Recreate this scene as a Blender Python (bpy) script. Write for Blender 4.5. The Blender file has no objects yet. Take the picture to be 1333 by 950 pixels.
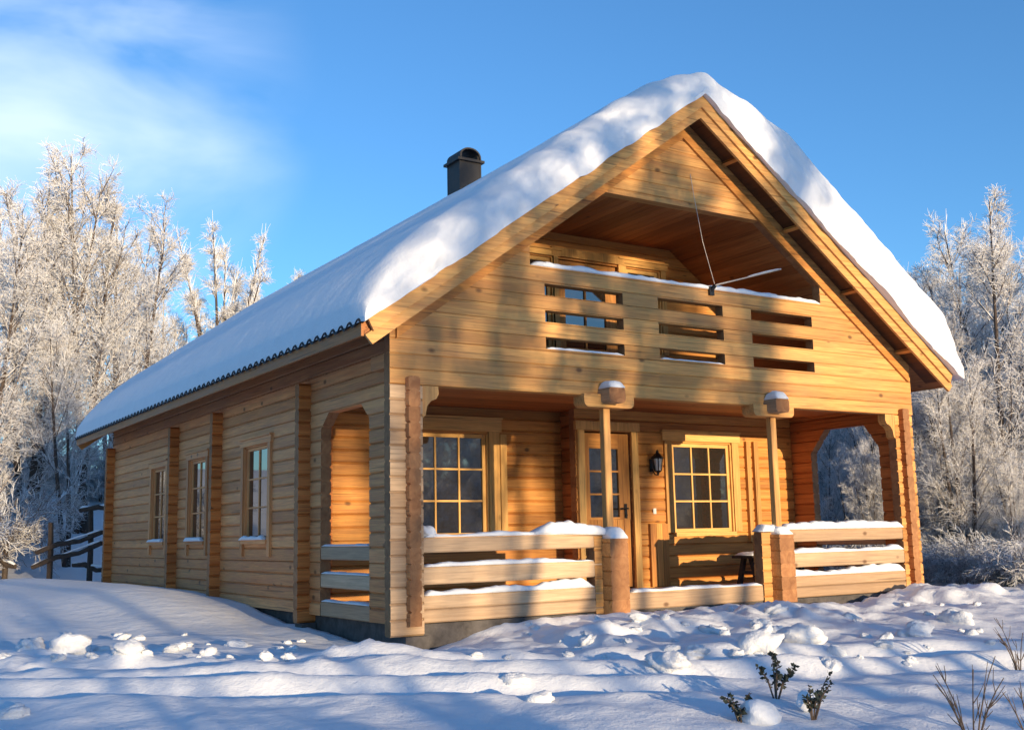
import bpy, math, random
import numpy as np
from mathutils import Matrix, Vector
random.seed(4); RNG = np.random.default_rng(7)
S = bpy.context.scene
COL = S.collection
R = math.radians

# ------------------------------------------------------------------ helpers
def vnoise(x, y, seed=0):
    x = np.asarray(x, float); y = np.asarray(y, float)
    xi = np.floor(x); yi = np.floor(y); fx = x-xi; fy = y-yi
    fx = fx*fx*(3-2*fx); fy = fy*fy*(3-2*fy)
    def h(a, b):
        s = np.sin(a*127.1+b*311.7+seed*74.7)*43758.5453
        return s-np.floor(s)
    return (h(xi, yi)*(1-fx)+h(xi+1, yi)*fx)*(1-fy)+(h(xi, yi+1)*(1-fx)+h(xi+1, yi+1)*fx)*fy

def fbm(x, y, oct=4, seed=0):
    v = 0; a = .5; t = 0
    for i in range(oct):
        v = v+a*vnoise(x*2**i, y*2**i, seed+i*13); t += a; a *= .5
    return v/t-.5

class MB:
    """collects faces, builds ONE mesh object"""
    def __init__(s): s.v = []; s.f = []; s.m = []; s.t = []
    def add(s, verts, faces, mat=0, tone=.5):
        o = len(s.v); s.v += [tuple(p) for p in verts]
        for k, f in enumerate(faces):
            s.f.append([i+o for i in f]); s.m.append(mat if isinstance(mat, int) else mat[k]); s.t.append(tone)
    def box(s, a, b, mat=0, tone=None, bev=0):
        x0, y0, z0 = [min(a[i], b[i]) for i in range(3)]; x1, y1, z1 = [max(a[i], b[i]) for i in range(3)]
        tone = random.random() if tone is None else tone
        if bev:
            c = bev; d = [x1-x0, y1-y0, z1-z0]; ax = d.index(max(d)); o = [i for i in range(3) if i != ax]
            lo = [x0, y0, z0]; hi = [x1, y1, z1]; u0, u1 = lo[o[0]], hi[o[0]]; w0, w1 = lo[o[1]], hi[o[1]]
            ring = [(u0+c, w0), (u1-c, w0), (u1, w0+c), (u1, w1-c), (u1-c, w1), (u0+c, w1), (u0, w1-c), (u0, w0+c)]
            vs = []
            for e in (lo[ax], hi[ax]):
                for q in ring:
                    p = [0, 0, 0]; p[ax] = e; p[o[0]] = q[0]; p[o[1]] = q[1]; vs.append(p)
            fs = [[i, (i+1) % 8, 8+(i+1) % 8, 8+i] for i in range(8)]+[list(range(7, -1, -1)), list(range(8, 16))]
            s.add(vs, fs, mat, tone); return
        vs = [(x0, y0, z0), (x1, y0, z0), (x1, y1, z0), (x0, y1, z0), (x0, y0, z1), (x1, y0, z1), (x1, y1, z1), (x0, y1, z1)]
        s.add(vs, [[3, 2, 1, 0], [4, 5, 6, 7], [0, 1, 5, 4], [1, 2, 6, 5], [2, 3, 7, 6], [3, 0, 4, 7]], mat, tone)
    def obox(s, o, ax, ay, az, mat=0, tone=None):
        """oriented box: centre o, half vectors"""
        o, ax, ay, az = map(np.array, (o, ax, ay, az)); tone = random.random() if tone is None else tone
        vs = [o+i*ax+j*ay+k*az for k in (-1, 1) for i, j in ((-1, -1), (1, -1), (1, 1), (-1, 1))]
        s.add(vs, [[3, 2, 1, 0], [4, 5, 6, 7], [0, 1, 5, 4], [1, 2, 6, 5], [2, 3, 7, 6], [3, 0, 4, 7]], mat, tone)
    def prism(s, prof, plane, e0, e1, mat=0, tone=.5, capmat=None):
        """extrude 2D profile; plane 'xz' along y, 'yz' along x, 'xy' along z"""
        n = len(prof)
        def P(q, e): return {'xz': (q[0], e, q[1]), 'yz': (e, q[0], q[1]), 'xy': (q[0], q[1], e)}[plane]
        vs = [P(q, e0) for q in prof]+[P(q, e1) for q in prof]
        fs = [[i, (i+1) % n, n+(i+1) % n, n+i] for i in range(n)]+[list(range(n-1, -1, -1)), list(range(n, 2*n))]
        cm = mat if capmat is None else capmat
        s.add(vs, fs, [mat]*n+[cm, cm], tone)
    def tube(s, pts, rad, n=8, mat=0, tone=.5, cap=True):
        pts = [np.array(p, float) for p in pts]; rad = rad if hasattr(rad, '__len__') else [rad]*len(pts)
        vs = []
        for i, p in enumerate(pts):
            t = pts[min(i+1, len(pts)-1)]-pts[max(i-1, 0)]; t /= np.linalg.norm(t)+1e-9
            a = np.cross(t, (0, 0, 1) if abs(t[2]) < .9 else (1, 0, 0)); a /= np.linalg.norm(a); b = np.cross(t, a)
            for k in range(n):
                q = 2*math.pi*k/n; vs.append(p+rad[i]*(math.cos(q)*a+math.sin(q)*b))
        fs = []
        for i in range(len(pts)-1):
            for k in range(n): fs.append([i*n+k, i*n+(k+1) % n, (i+1)*n+(k+1) % n, (i+1)*n+k])
        if cap: fs += [list(range(n-1, -1, -1)), list(range((len(pts)-1)*n, len(pts)*n))]
        s.add(vs, fs, mat, tone)
    def build(s, name, mats, parent=None, smooth=False, recalc=True):
        me = bpy.data.meshes.new(name); org = np.array(parent['org'] if parent is not None and 'org' in parent else (0, 0, 0), float)
        me.from_pydata([tuple(np.array(p)-org) for p in s.v], [], s.f)
        mats = mats if isinstance(mats, (list, tuple)) else [mats]
        for m in mats: me.materials.append(m)
        me.polygons.foreach_set('material_index', s.m)
        at = me.attributes.new('tone', 'FLOAT', 'FACE'); at.data.foreach_set('value', s.t)
        if recalc:
            import bmesh
            bm = bmesh.new(); bm.from_mesh(me); bmesh.ops.recalc_face_normals(bm, faces=bm.faces); bm.to_mesh(me); bm.free()
        if smooth: me.polygons.foreach_set('use_smooth', [True]*len(me.polygons))
        o = bpy.data.objects.new(name, me); COL.objects.link(o)
        if parent is not None:
            o.parent = parent
            if 'org' in parent: o['org'] = list(parent['org'])
        return o

def np_mesh(name, V, F, mats, mi=None, smooth=True, parent=None):
    """fast mesh from numpy quads"""
    me = bpy.data.meshes.new(name); n = len(F)
    me.vertices.add(len(V)); me.vertices.foreach_set('co', np.asarray(V, np.float32).ravel())
    me.loops.add(n*4); me.loops.foreach_set('vertex_index', np.asarray(F, np.int32).ravel())
    me.polygons.add(n); me.polygons.foreach_set('loop_start', np.arange(0, n*4, 4, dtype=np.int32))
    for m in mats: me.materials.append(m)
    if mi is not None: me.polygons.foreach_set('material_index', np.asarray(mi, np.int32))
    if smooth: me.polygons.foreach_set('use_smooth', np.ones(n, bool))
    me.update(calc_edges=True); me.validate()
    o = bpy.data.objects.new(name, me); COL.objects.link(o)
    if parent is not None: o.parent = parent
    return o

def tag(o, label, cat, group=None, kind=None):
    o['label'] = label; o['category'] = cat
    if group: o['group'] = group
    if kind: o['kind'] = kind
    return o

def empty(name, loc, label=None, cat=None, group=None):
    o = bpy.data.objects.new(name, None); COL.objects.link(o); o.location = loc
    if label: tag(o, label, cat, group)
    return o

# ------------------------------------------------------------------ materials
def newmat(name):
    m = bpy.data.materials.new(name); m.use_nodes = True; nt = m.node_tree
    b = nt.nodes['Principled BSDF']; return m, nt, b
def N(nt, t, **kw):
    n = nt.nodes.new(t)
    for k, v in kw.items():
        if k in n.inputs: n.inputs[k].default_value = v
        else: setattr(n, k, v)
    return n
def ramp(nt, stops, inp=None):
    r = nt.nodes.new('ShaderNodeValToRGB'); e = r.color_ramp.elements
    while len(e) < len(stops): e.new(.5)
    for k, (p, c) in enumerate(stops):
        e[k].position = p; e[k].color = (c, c, c, 1) if not hasattr(c, '__len__') else (*c, 1)
    if inp is not None: nt.links.new(inp, r.inputs[0])
    return r
def mix(nt, a, b, f, mode='MIX'):
    m = nt.nodes.new('ShaderNodeMix'); m.data_type = 'RGBA'; m.blend_type = mode
    for s_, v in ((m.inputs[0], f), (m.inputs[6], a), (m.inputs[7], b)):
        if hasattr(v, 'is_output') or isinstance(v, bpy.types.NodeSocket): nt.links.new(v, s_)
        elif hasattr(v, '__len__'): s_.default_value = (*v[:3], 1)
        else: s_.default_value = v
    return m.outputs[2]

def pine(name, axis, c_lo, c_hi, grey=0.0, rough=.62, knots=.8):
    m, nt, b = newmat(name); L = nt.links.new
    tc = N(nt, 'ShaderNodeTexCoord'); at = N(nt, 'ShaderNodeAttribute', attribute_name='tone')
    sc = {'x': (.5, 11, 11), 'y': (11, .5, 11), 'z': (11, 11, .5)}[axis]
    off = N(nt, 'ShaderNodeVectorMath', operation='SCALE'); off.inputs[0].default_value = (17.3, 9.1, 23.7); L(at.outputs['Fac'], off.inputs['Scale'])
    ad = N(nt, 'ShaderNodeVectorMath', operation='ADD'); L(tc.outputs['Object'], ad.inputs[0]); L(off.outputs[0], ad.inputs[1])
    mp = N(nt, 'ShaderNodeMapping'); mp.inputs['Scale'].default_value = sc; L(ad.outputs[0], mp.inputs[0])
    g1 = N(nt, 'ShaderNodeTexNoise', Scale=1.6, Detail=5.0, Roughness=.6, Distortion=1.2); L(mp.outputs[0], g1.inputs['Vector'])
    g2 = N(nt, 'ShaderNodeTexNoise', Scale=7.0, Detail=3.0, Roughness=.6); L(mp.outputs[0], g2.inputs['Vector'])
    r1 = ramp(nt, [(.3, 0.), (.7, 1.)], g1.outputs[0])
    col = mix(nt, c_lo, c_hi, r1.outputs[0])
    fine = ramp(nt, [(.35, .82), (.65, 1.06)], g2.outputs[0]); col = mix(nt, col, fine.outputs[0], 1., 'MULTIPLY')
    tn = ramp(nt, [(0., (.70, .63, .56)), (.5, (1., .96, .91)), (1., (1.18, 1.17, 1.14))], at.outputs['Fac']); col = mix(nt, col, tn.outputs[0], 1., 'MULTIPLY')
    # drying cracks along the grain
    mc = N(nt, 'ShaderNodeMapping'); mc.inputs['Scale'].default_value = {'x': (.55, 34, 34), 'y': (34, .55, 34), 'z': (34, 34, .55)}[axis]; L(ad.outputs[0], mc.inputs[0])
    g3 = N(nt, 'ShaderNodeTexNoise', Scale=1.3, Detail=2., Roughness=.5); L(mc.outputs[0], g3.inputs['Vector'])
    ck = ramp(nt, [(.64, 1.), (.70, .45)], g3.outputs[0]); col = mix(nt, col, ck.outputs[0], .8, 'MULTIPLY')
    # wide weather stains
    w = N(nt, 'ShaderNodeTexNoise', Scale=.9, Detail=4.0, Roughness=.65); L(tc.outputs['Object'], w.inputs['Vector'])
    wr = ramp(nt, [(.35, 0.), (.75, 1.)], w.outputs[0])
    if grey:
        f = N(nt, 'ShaderNodeMath', operation='MULTIPLY'); f.inputs[1].default_value = grey; L(wr.outputs[0], f.inputs[0])
        col = mix(nt, col, (.34, .225, .15), f.outputs[0])
    # knots
    kscale = {'x': (4., 6.5, 6.5), 'y': (6.5, 4., 6.5), 'z': (6.5, 6.5, 4.)}[axis]
    mk = N(nt, 'ShaderNodeMapping'); mk.inputs['Scale'].default_value = kscale; L(ad.outputs[0], mk.inputs[0])
    vo = N(nt, 'ShaderNodeTexVoronoi', Scale=.8); L(mk.outputs[0], vo.inputs['Vector'])
    kr = ramp(nt, [(.07, 1.), (.17, 0.)], vo.outputs['Distance'])
    sc_ = N(nt, 'ShaderNodeSeparateColor'); L(vo.outputs['Color'], sc_.inputs[0]); gt = N(nt, 'ShaderNodeMath', operation='GREATER_THAN'); L(sc_.outputs[0], gt.inputs[0]); gt.inputs[1].default_value = .62
    kg = N(nt, 'ShaderNodeMath', operation='MULTIPLY'); L(kr.outputs[0], kg.inputs[0]); L(gt.outputs[0], kg.inputs[1])
    kf = N(nt, 'ShaderNodeMath', operation='MULTIPLY'); kf.inputs[1].default_value = knots; L(kg.outputs[0], kf.inputs[0])
    col = mix(nt, col, (.10, .045, .02), kf.outputs[0])
    L(col, b.inputs['Base Color'])
    rr = ramp(nt, [(.3, rough-.1), (.7, rough+.12)], g1.outputs[0]); L(rr.outputs[0], b.inputs['Roughness'])
    b.inputs['Specular IOR Level'].default_value = .3
    bp = N(nt, 'ShaderNodeBump', Strength=.35, Distance=.006); L(g2.outputs[0], bp.inputs['Height']); L(bp.outputs[0], b.inputs['Normal'])
    return m

WARM_LO, WARM_HI = (.46, .17, .036), (.72, .35, .09)
TAN_LO, TAN_HI = (.50, .225, .066), (.74, .42, .14)
GRY_LO, GRY_HI = (.46, .31, .19), (.64, .47, .31)
M = {}
for a in 'xyz':
    M['warm_'+a] = pine('oiled_pine_'+a, a, WARM_LO, WARM_HI, .15)
    M['tan_'+a] = pine('fresh_pine_'+a, a, TAN_LO, TAN_HI, .25)
    M['grey_'+a] = pine('weathered_pine_'+a, a, GRY_LO, GRY_HI, .55)
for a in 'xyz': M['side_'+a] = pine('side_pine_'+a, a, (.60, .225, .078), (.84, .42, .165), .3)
M['post_x'] = pine('cross_log_pine', 'x', (.46, .135, .032), (.68, .26, .068), .1)
M['post_y'] = pine('eave_pine', 'y', (.36, .13, .04), (.56, .24, .085), .15)
M['soffit'] = pine('soffit_painted_shade', 'y', (.085, .032, .012), (.15, .06, .022), .0)  # near-black brown: the shade under the overhang is put into the colour
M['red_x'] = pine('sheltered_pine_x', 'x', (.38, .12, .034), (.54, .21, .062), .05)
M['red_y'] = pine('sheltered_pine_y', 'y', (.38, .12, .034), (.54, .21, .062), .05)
M['casing_z'] = pine('casing_pine', 'z', (.58, .31, .095), (.76, .46, .16), .05, knots=.4)
M['casing_x'] = pine('casing_pine_head', 'x', (.58, .31, .095), (.76, .46, .16), .05, knots=.4)
M['casing_y'] = pine('casing_pine_sill', 'y', (.58, .31, .095), (.76, .46, .16), .05, knots=.4)

def endgrain():
    m, nt, b = newmat('log_end_grain'); L = nt.links.new
    tc = N(nt, 'ShaderNodeTexCoord'); at = N(nt, 'ShaderNodeAttribute', attribute_name='tone')
    n = N(nt, 'ShaderNodeTexNoise', Scale=11., Detail=4., Roughness=.6, Distortion=1.); L(tc.outputs['Object'], n.inputs['Vector'])
    r = ramp(nt, [(.3, (.26, .11, .042)), (.7, (.42, .205, .085))], n.outputs[0])
    t = ramp(nt, [(0., (.75, .72, .7)), (1., (1.15, 1.12, 1.1))], at.outputs['Fac'])
    L(mix(nt, r.outputs[0], t.outputs[0], 1., 'MULTIPLY'), b.inputs['Base Color']); b.inputs['Roughness'].default_value = .8
    bp = N(nt, 'ShaderNodeBump', Strength=.5, Distance=.01); L(n.outputs[0], bp.inputs['Height']); L(bp.outputs[0], b.inputs['Normal'])
    return m
M['end'] = endgrain()

def snowmat(name, fine=60., base=(.79, .81, .85), strength=.35):
    m, nt, b = newmat(name); L = nt.links.new
    tc = N(nt, 'ShaderNodeTexCoord')
    n = N(nt, 'ShaderNodeTexNoise', Scale=fine, Detail=4., Roughness=.65); L(tc.outputs['Object'], n.inputs['Vector'])
    n2 = N(nt, 'ShaderNodeTexNoise', Scale=5., Detail=5., Roughness=.6); L(tc.outputs['Object'], n2.inputs['Vector'])
    b1 = N(nt, 'ShaderNodeBump', Strength=strength, Distance=.012); L(n.outputs[0], b1.inputs['Height'])
    b2 = N(nt, 'ShaderNodeBump', Strength=strength, Distance=.06); L(n2.outputs[0], b2.inputs['Height']); L(b1.outputs[0], b2.inputs['Normal'])
    L(b2.outputs[0], b.inputs['Normal'])
    r = ramp(nt, [(.3, tuple(c*.95 for c in base)), (.7, base)], n2.outputs[0]); L(r.outputs[0], b.inputs['Base Color'])
    b.inputs['Roughness'].default_value = .7; b.inputs['Specular IOR Level'].default_value = .25
    return m
M['snow'] = snowmat('snow'); M['roofsnow'] = snowmat('settled_snow', 40., strength=.2)

def simple(name, c, rough=.6, metal=0., noise=.25, scale=20., spec=.4):
    m, nt, b = newmat(name); L = nt.links.new
    tc = N(nt, 'ShaderNodeTexCoord'); n = N(nt, 'ShaderNodeTexNoise', Scale=scale, Detail=4., Roughness=.65); L(tc.outputs['Object'], n.inputs['Vector'])
    r = ramp(nt, [(.25, tuple(x*(1-noise) for x in c)), (.75, tuple(x*(1+noise) for x in c))], n.outputs[0]); L(r.outputs[0], b.inputs['Base Color'])
    b.inputs['Roughness'].default_value = rough; b.inputs['Metallic'].default_value = metal; b.inputs['Specular IOR Level'].default_value = spec
    bp = N(nt, 'ShaderNodeBump', Strength=.25, Distance=.01); L(n.outputs[0], bp.inputs['Height']); L(bp.outputs[0], b.inputs['Normal'])
    return m
M['stone'] = simple('foundation_concrete', (.085, .075, .07), .9, scale=9., noise=.5)
M['tile'] = simple('dark_roof_sheet', (.022, .018, .02), .6)
M['sheet'] = simple('chimney_sheet', (.020, .017, .017), .55, noise=.35, scale=6.)
M['black'] = simple('black_iron', (.012, .012, .012), .4)
M['darkwood'] = simple('dark_weathered_wood', (.055, .04, .032), .85, noise=.4)
M['whiteplastic'] = simple('white_plastic', (.75, .74, .70), .4, noise=.05)
M['cord'] = simple('pale_cord', (.55, .50, .44), .7)
M['lampglass'] = simple('frosted_lamp_glass', (.62, .62, .58), .2, noise=.1)
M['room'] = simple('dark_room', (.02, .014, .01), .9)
def glassmat():
    m, nt, b = newmat('window_glass'); L = nt.links.new
    tc = N(nt, 'ShaderNodeTexCoord'); n = N(nt, 'ShaderNodeTexNoise', Scale=2.2, Detail=2.); L(tc.outputs['Object'], n.inputs['Vector'])
    bp = N(nt, 'ShaderNodeBump', Strength=.018, Distance=.02); L(n.outputs[0], bp.inputs['Height']); L(bp.outputs[0], b.inputs['Normal'])
    b.inputs['Base Color'].default_value = (.022, .019, .016, 1); b.inputs['Roughness'].default_value = .03
    b.inputs['IOR'].default_value = 2.0; b.inputs['Specular IOR Level'].default_value = .75
    return m
M['glass'] = glassmat()

def frostmat(name, bark, lo, hi, frost=(.80, .79, .80)):
    """bark below, hoar frost on the upper and outer sides"""
    m, nt, b = newmat(name); L = nt.links.new
    ge = N(nt, 'ShaderNodeNewGeometry'); sx = N(nt, 'ShaderNodeSeparateXYZ'); L(ge.outputs['Normal'], sx.inputs[0])
    tc = N(nt, 'ShaderNodeTexCoord'); n = N(nt, 'ShaderNodeTexNoise', Scale=7., Detail=3., Roughness=.7); L(tc.outputs['Object'], n.inputs['Vector'])
    a = N(nt, 'ShaderNodeMath', operation='MULTIPLY_ADD'); L(n.outputs[0], a.inputs[0]); a.inputs[1].default_value = 1.6; L(sx.outputs[2], a.inputs[2])
    mr = N(nt, 'ShaderNodeMapRange'); mr.inputs['From Min'].default_value = lo; mr.inputs['From Max'].default_value = hi; L(a.outputs[0], mr.inputs['Value'])
    L(mix(nt, bark, frost, mr.outputs[0]), b.inputs['Base Color']); b.inputs['Roughness'].default_value = .8; b.inputs['Specular IOR Level'].default_value = .2
    return m
M['bark'] = frostmat('birch_bark', (.075, .055, .045), 1.0, 1.5)
M['limb'] = frostmat('frosted_limbs', (.10, .075, .062), .6, 1.25)
M['twig'] = frostmat('hoar_frost_twigs', (.48, .43, .40), -.15, .6, (.88, .86, .85))
M['shrubtwig'] = frostmat('snowy_twigs', (.15, .125, .115), .35, 1.05, (.84, .85, .88))
M['leaf'] = simple('dark_evergreen_leaf', (.022, .03, .022), .5, noise=.5)
M['stalk'] = simple('dry_stalk', (.10, .07, .05), .8)

# ------------------------------------------------------------------ terrain
CAM = np.array([-4.66523, -9.12541, .75778])
YAW, PITCH, ROLL, F = R(32.56545), R(8.80863), R(-1.19555), 1425.92
fw = np.array([math.sin(YAW), math.cos(YAW)]); rt = np.array([math.cos(YAW), -math.sin(YAW)])
def sstep(a, b, x): t = np.clip((x-a)/(b-a), 0, 1); return t*t*(3-2*t)
def ground_z(x, y, detail=True):
    x = np.asarray(x, float); y = np.asarray(y, float)
    u = (x-CAM[0])*rt[0]+(y-CAM[1])*rt[1]; d = (x-CAM[0])*fw[0]+(y-CAM[1])*fw[1]
    z = -.12-.66*sstep(1., 10.5, -y-.4)                                 # falls gently towards the viewer
    z = z-.13*np.exp(-((x+.1)/.8)**2-((y-.6)/1.9)**2)                      # hollow at the near corner
    z = z+.10*np.exp(-((x+1.1)/.7)**2)*sstep(2.6, 4.6, y)*(1-sstep(12, 15, y))   # bank along the side wall
    z = z+.20*sstep(2., 7., y)*(1-sstep(-1.2, 3, x))*1
    z = z+.07*np.exp(-((y+.75)/.5)**2)*sstep(1.2, 2.8, x)*(1-sstep(8, 10, x))
    z = z+.25*np.clip(y-16.8, 0, 14)*(1-sstep(5, 13, x))                 # hillside behind
    z = z+.02*np.maximum(0, x-14)*sstep(-5, 5, y)
    if detail:
        z = z+.16*fbm(x*.35, y*.35, 3, 1)
        near = np.exp(-np.maximum(0, np.hypot(x-2, y+3)-7)/5)
        z = z+.10*near*fbm(x*1.3+3, y*1.3, 4, 5)
        trod = np.exp(-((y+1.2-.12*x)/1.25)**2)*sstep(-1, 1.5, x)*(1-sstep(8.5, 11, x))
        trod = trod+.7*np.exp(-((d-8.7)/.9)**2)*(1-sstep(-1.5, 0.5, u))
        rg_ = 1-np.abs(2*fbm(x*1.7+4, y*1.7, 3, 44))*2.2
        z = z+trod*(.34*np.maximum(fbm(x*1.8, y*1.8, 5, 9), -.09)+.07*np.maximum(rg_, 0)*sstep(-.1, .25, fbm(x*.9, y*.9, 2, 77))+.10*fbm(x*6, y*6, 3, 3))
        z = z+.028*near*fbm(x*5+9, y*5, 3, 61)
        # vehicle / ski tracks crossing in front, roughly square to the view
        for d0, dep, wd in ((7.15, .07, .16), (7.75, .06, .15), (8.45, .05, .14)):
            dd = d-d0-.10*np.sin(u*.55+d0)-.02*u
            z = z+(-dep*np.exp(-(dd/wd)**2)+dep*.55*np.exp(-((dd-.30)/.14)**2)+dep*.3*np.exp(-((dd+.30)/.14)**2))*(1-.8*sstep(.6, 1.8, u))
        for k, off in enumerate((0., .55)):                               # track that swings off to the right
            dd = (d-(8.1+off)-.22*(u-2.0))
            z = z-.07*np.exp(-(dd/.2)**2)*sstep(.8, 1.6, u)+.045*np.exp(-((dd-.33)/.18)**2)*sstep(.8, 1.6, u)
    # keep clear of the house interior
    inside = (x > -.05) & (x < 7.05) & (y > .15) & (y < 11.5)
    z = np.where(inside, np.minimum(z, -.35), z)
    return z

def axis_pts(lo, hi, a, b, fine, grow=1.18):
    p = list(np.arange(a, b+fine, fine)); s = fine; q = p[-1]
    while q < hi: s *= grow; q += s; p.append(q)
    s = fine; q = p[0]; L_ = []
    while q > lo: s *= grow; q -= s; L_.append(q)
    return np.array(L_[::-1]+p)
xs = axis_pts(-400, 400, -6.5, 10., .055); ys = axis_pts(-400, 400, -5.6, 1.2, .05)
X, Y = np.meshgrid(xs, ys); Z = ground_z(X, Y)
far = np.hypot(X, Y) > 120; Z = np.where(far, np.minimum(Z, 6), Z)
nx, ny = len(xs), len(ys); idx = np.arange(nx*ny).reshape(ny, nx)
Fq = np.stack([idx[:-1, :-1], idx[:-1, 1:], idx[1:, 1:], idx[1:, :-1]], -1).reshape(-1, 4)
g = np_mesh('snow_ground', np.stack([X, Y, Z], -1).reshape(-1, 3), Fq, [M['snow']])
tag(g, 'blue shaded snow covering the ground round the cabin', 'snow', kind='structure')

# ------------------------------------------------------------------ cabin
ORG = (3.5, 5.8, -.1)
cab = empty('log_cabin', ORG, 'two storey golden log cabin with front porch and gable balcony', 'cabin'); cab['org'] = list(ORG)
P0, ZB = .1434, -.127
RT = lambda x: 5.61-.7135*abs(x-3.5)          # roof sheet
RU = lambda x: 5.48-.7135*abs(x-3.5)          # underside of deck

def log_wall(mb, axis, c, u0, u1, z0, z1, off=0., ops=(), t=.12, lo=None, hi=None, ch=.020, mat=0, end=1, seed=0, breaks=()):
    """milled log courses; openings cut course by course; lo/hi(z) give sloped ends"""
    edges = [ZB+off+P0*k for k in range(-6, 60)]
    zs = {z0, z1}
    zs |= {e for e in edges if z0 < e < z1}
    for f in ops:
        for z, a, b in f:
            if z0 < z < z1: zs.add(z)
    zs |= {b for b in breaks if z0 < b < z1}
    zs = sorted(zs)
    zz = [zs[0]]
    for q in zs[1:]:
        if q-zz[-1] > 1e-4: zz.append(q)
    for za, zb in zip(zz[:-1], zz[1:]):
        mid = (za+zb)/2
        k = math.floor((mid-ZB-off)/P0); rr = random.Random(k*31+seed)
        ea = any(abs(za-e) < 1e-3 for e in edges); eb = any(abs(zb-e) < 1e-3 for e in edges)
        A = lo(za) if lo else u0; A2 = lo(zb) if lo else u0; B = hi(za) if hi else u1; B2 = hi(zb) if hi else u1
        segs = [(A, B, A2, B2)]
        for f in ops:
            if not (f[0][0] <= mid <= f[-1][0]): continue
            def at(z):
                for (p, a, b), (q, a2, b2) in zip(f[:-1], f[1:]):
                    if p <= mid <= q:
                        w = (z-p)/(q-p); return a+(a2-a)*w, b+(b2-b)*w
            oa, ob = at(za); oa2, ob2 = at(zb); new = []
            for (a, b, a2, b2) in segs:
                if ob <= a and ob2 <= a2 or oa >= b and oa2 >= b2: new.append((a, b, a2, b2)); continue
                if oa > a or oa2 > a2: new.append((a, oa, a2, oa2))
                if ob < b or ob2 < b2: new.append((ob, b, ob2, b2))
            segs = new
        for (a, b, a2, b2) in segs:
            if b-a < .004 and b2-a2 < .004: continue
            h = t/2; c1 = min(ch, (zb-za)/3) if ea else 0; c2 = min(ch, (zb-za)/3) if eb else 0
            bul = 0.0
            prof = []
            if c1: prof += [(-h+c1, za), (-h, za+c1*.8)]
            else: prof += [(-h, za)]
            if c2: prof += [(-h, zb-c2*.8), (-h+c2, zb)]
            else: prof += [(-h, zb)]
            prof2 = [(-d, z) for d, z in prof[::-1]]
            prof = prof+prof2; n = len(prof); vs = []
            for e0, e1 in ((a, a2), (b, b2)):
                for d, z in prof:
                    w = (z-za)/(zb-za); u = e0+(e1-e0)*w
                    vs.append((u, c+d, z) if axis == 'x' else (c+d, u, z))
            fs = [[i, (i+1) % n, n+(i+1) % n, n+i] for i in range(n)]+[list(range(n-1, -1, -1)), list(range(n, 2*n))]
            mb.add(vs, fs, [mat]*n+[end, end], rr.random()*.8+.2*random.random())

HALF = P0/2
WZ0, WZ1 = .745, 1.90
# -- left side wall (x=0)
SIDE_WIN = [(3.52, 4.40), (5.98, 6.80), (8.02, 8.86)]
ops = [[(.537, .73, 1.95), (1.93, .73, 1.95), (2.09, .92, 1.74)], [(-.04, .73, 1.95), (.537, .73, 1.95)]]
ops += [[(WZ0, a, b), (WZ1, a, b)] for a, b in SIDE_WIN]
ZC = ZB+HALF+P0*16                             # corner logs stop here, the gable wall runs on above them
mb = MB(); log_wall(mb, 'y', 0, -.13, 11.72, -.04, ZC, HALF, ops, seed=1); log_wall(mb, 'y', 0, .062, 11.72, ZC, 2.955, HALF, ops, seed=1)
mb.build('side_wall', [M['side_y'], M['end']], cab)
# -- right side wall (x=7)
ops = [[(.537, .28, 1.43), (1.78, .28, 1.43), (2.09, .5, 1.16)], [(-.04, .28, 1.43), (.537, .28, 1.43)]]
mb = MB(); log_wall(mb, 'y', 7, -.13, 11.72, -.04, ZC, HALF, ops, seed=2); log_wall(mb, 'y', 7, .062, 11.72, ZC, 2.955, HALF, ops, seed=2)
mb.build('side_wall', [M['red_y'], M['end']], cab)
# -- cross wall log ends on the sides
for side, x0 in ((0, -.2), (1, 7.2)):
    for yc in (2.30, 5.40, 7.46, 11.60):
        a, b = (x0, .2) if side == 0 else (6.8, x0)
        mb = MB(); log_wall(mb, 'x', yc, a, b, -.127, 2.46, 0, seed=int(yc*10), ch=.026); mb.build('cross_wall_end', [M['post_x'], M['end']], cab)
# -- back wall closes the house
mb = MB(); log_wall(mb, 'x', 11.60, .2, 6.8, -.127, 5.3, 0, seed=5, lo=lambda z: max(.2, 3.5-(5.46-z)/.7135), hi=lambda z: min(6.8, 3.5+(5.46-z)/.7135)); mb.build('rear_wall', [M['warm_x'], M['end']], cab)
# -- porch back walls
ops = [[(WZ0, 1.12, 2.22), (1.97, 1.12, 2.22)]]
mb = MB(); log_wall(mb, 'x', 2.30, .2, 3.36, -.127, 2.33, 0, ops, seed=3); mb.build('porch_wall', [M['warm_x'], M['end']], cab)
ops = [[(-.127, 3.32, 4.06), (2.01, 3.32, 4.06)], [(WZ0, 4.72, 5.78), (WZ1, 4.72, 5.78)]]
mb = MB(); log_wall(mb, 'x', 1.85, 3.2, 6.94, -.127, 2.33, 0, ops, seed=4); mb.build('porch_wall', [M['warm_x'], M['end']], cab)
mb = MB(); log_wall(mb, 'y', 3.36, 1.92, 2.24, -.05, 2.33, HALF, seed=6); mb.build('porch_return_wall', [M['red_y'], M['end']], cab)
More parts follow.
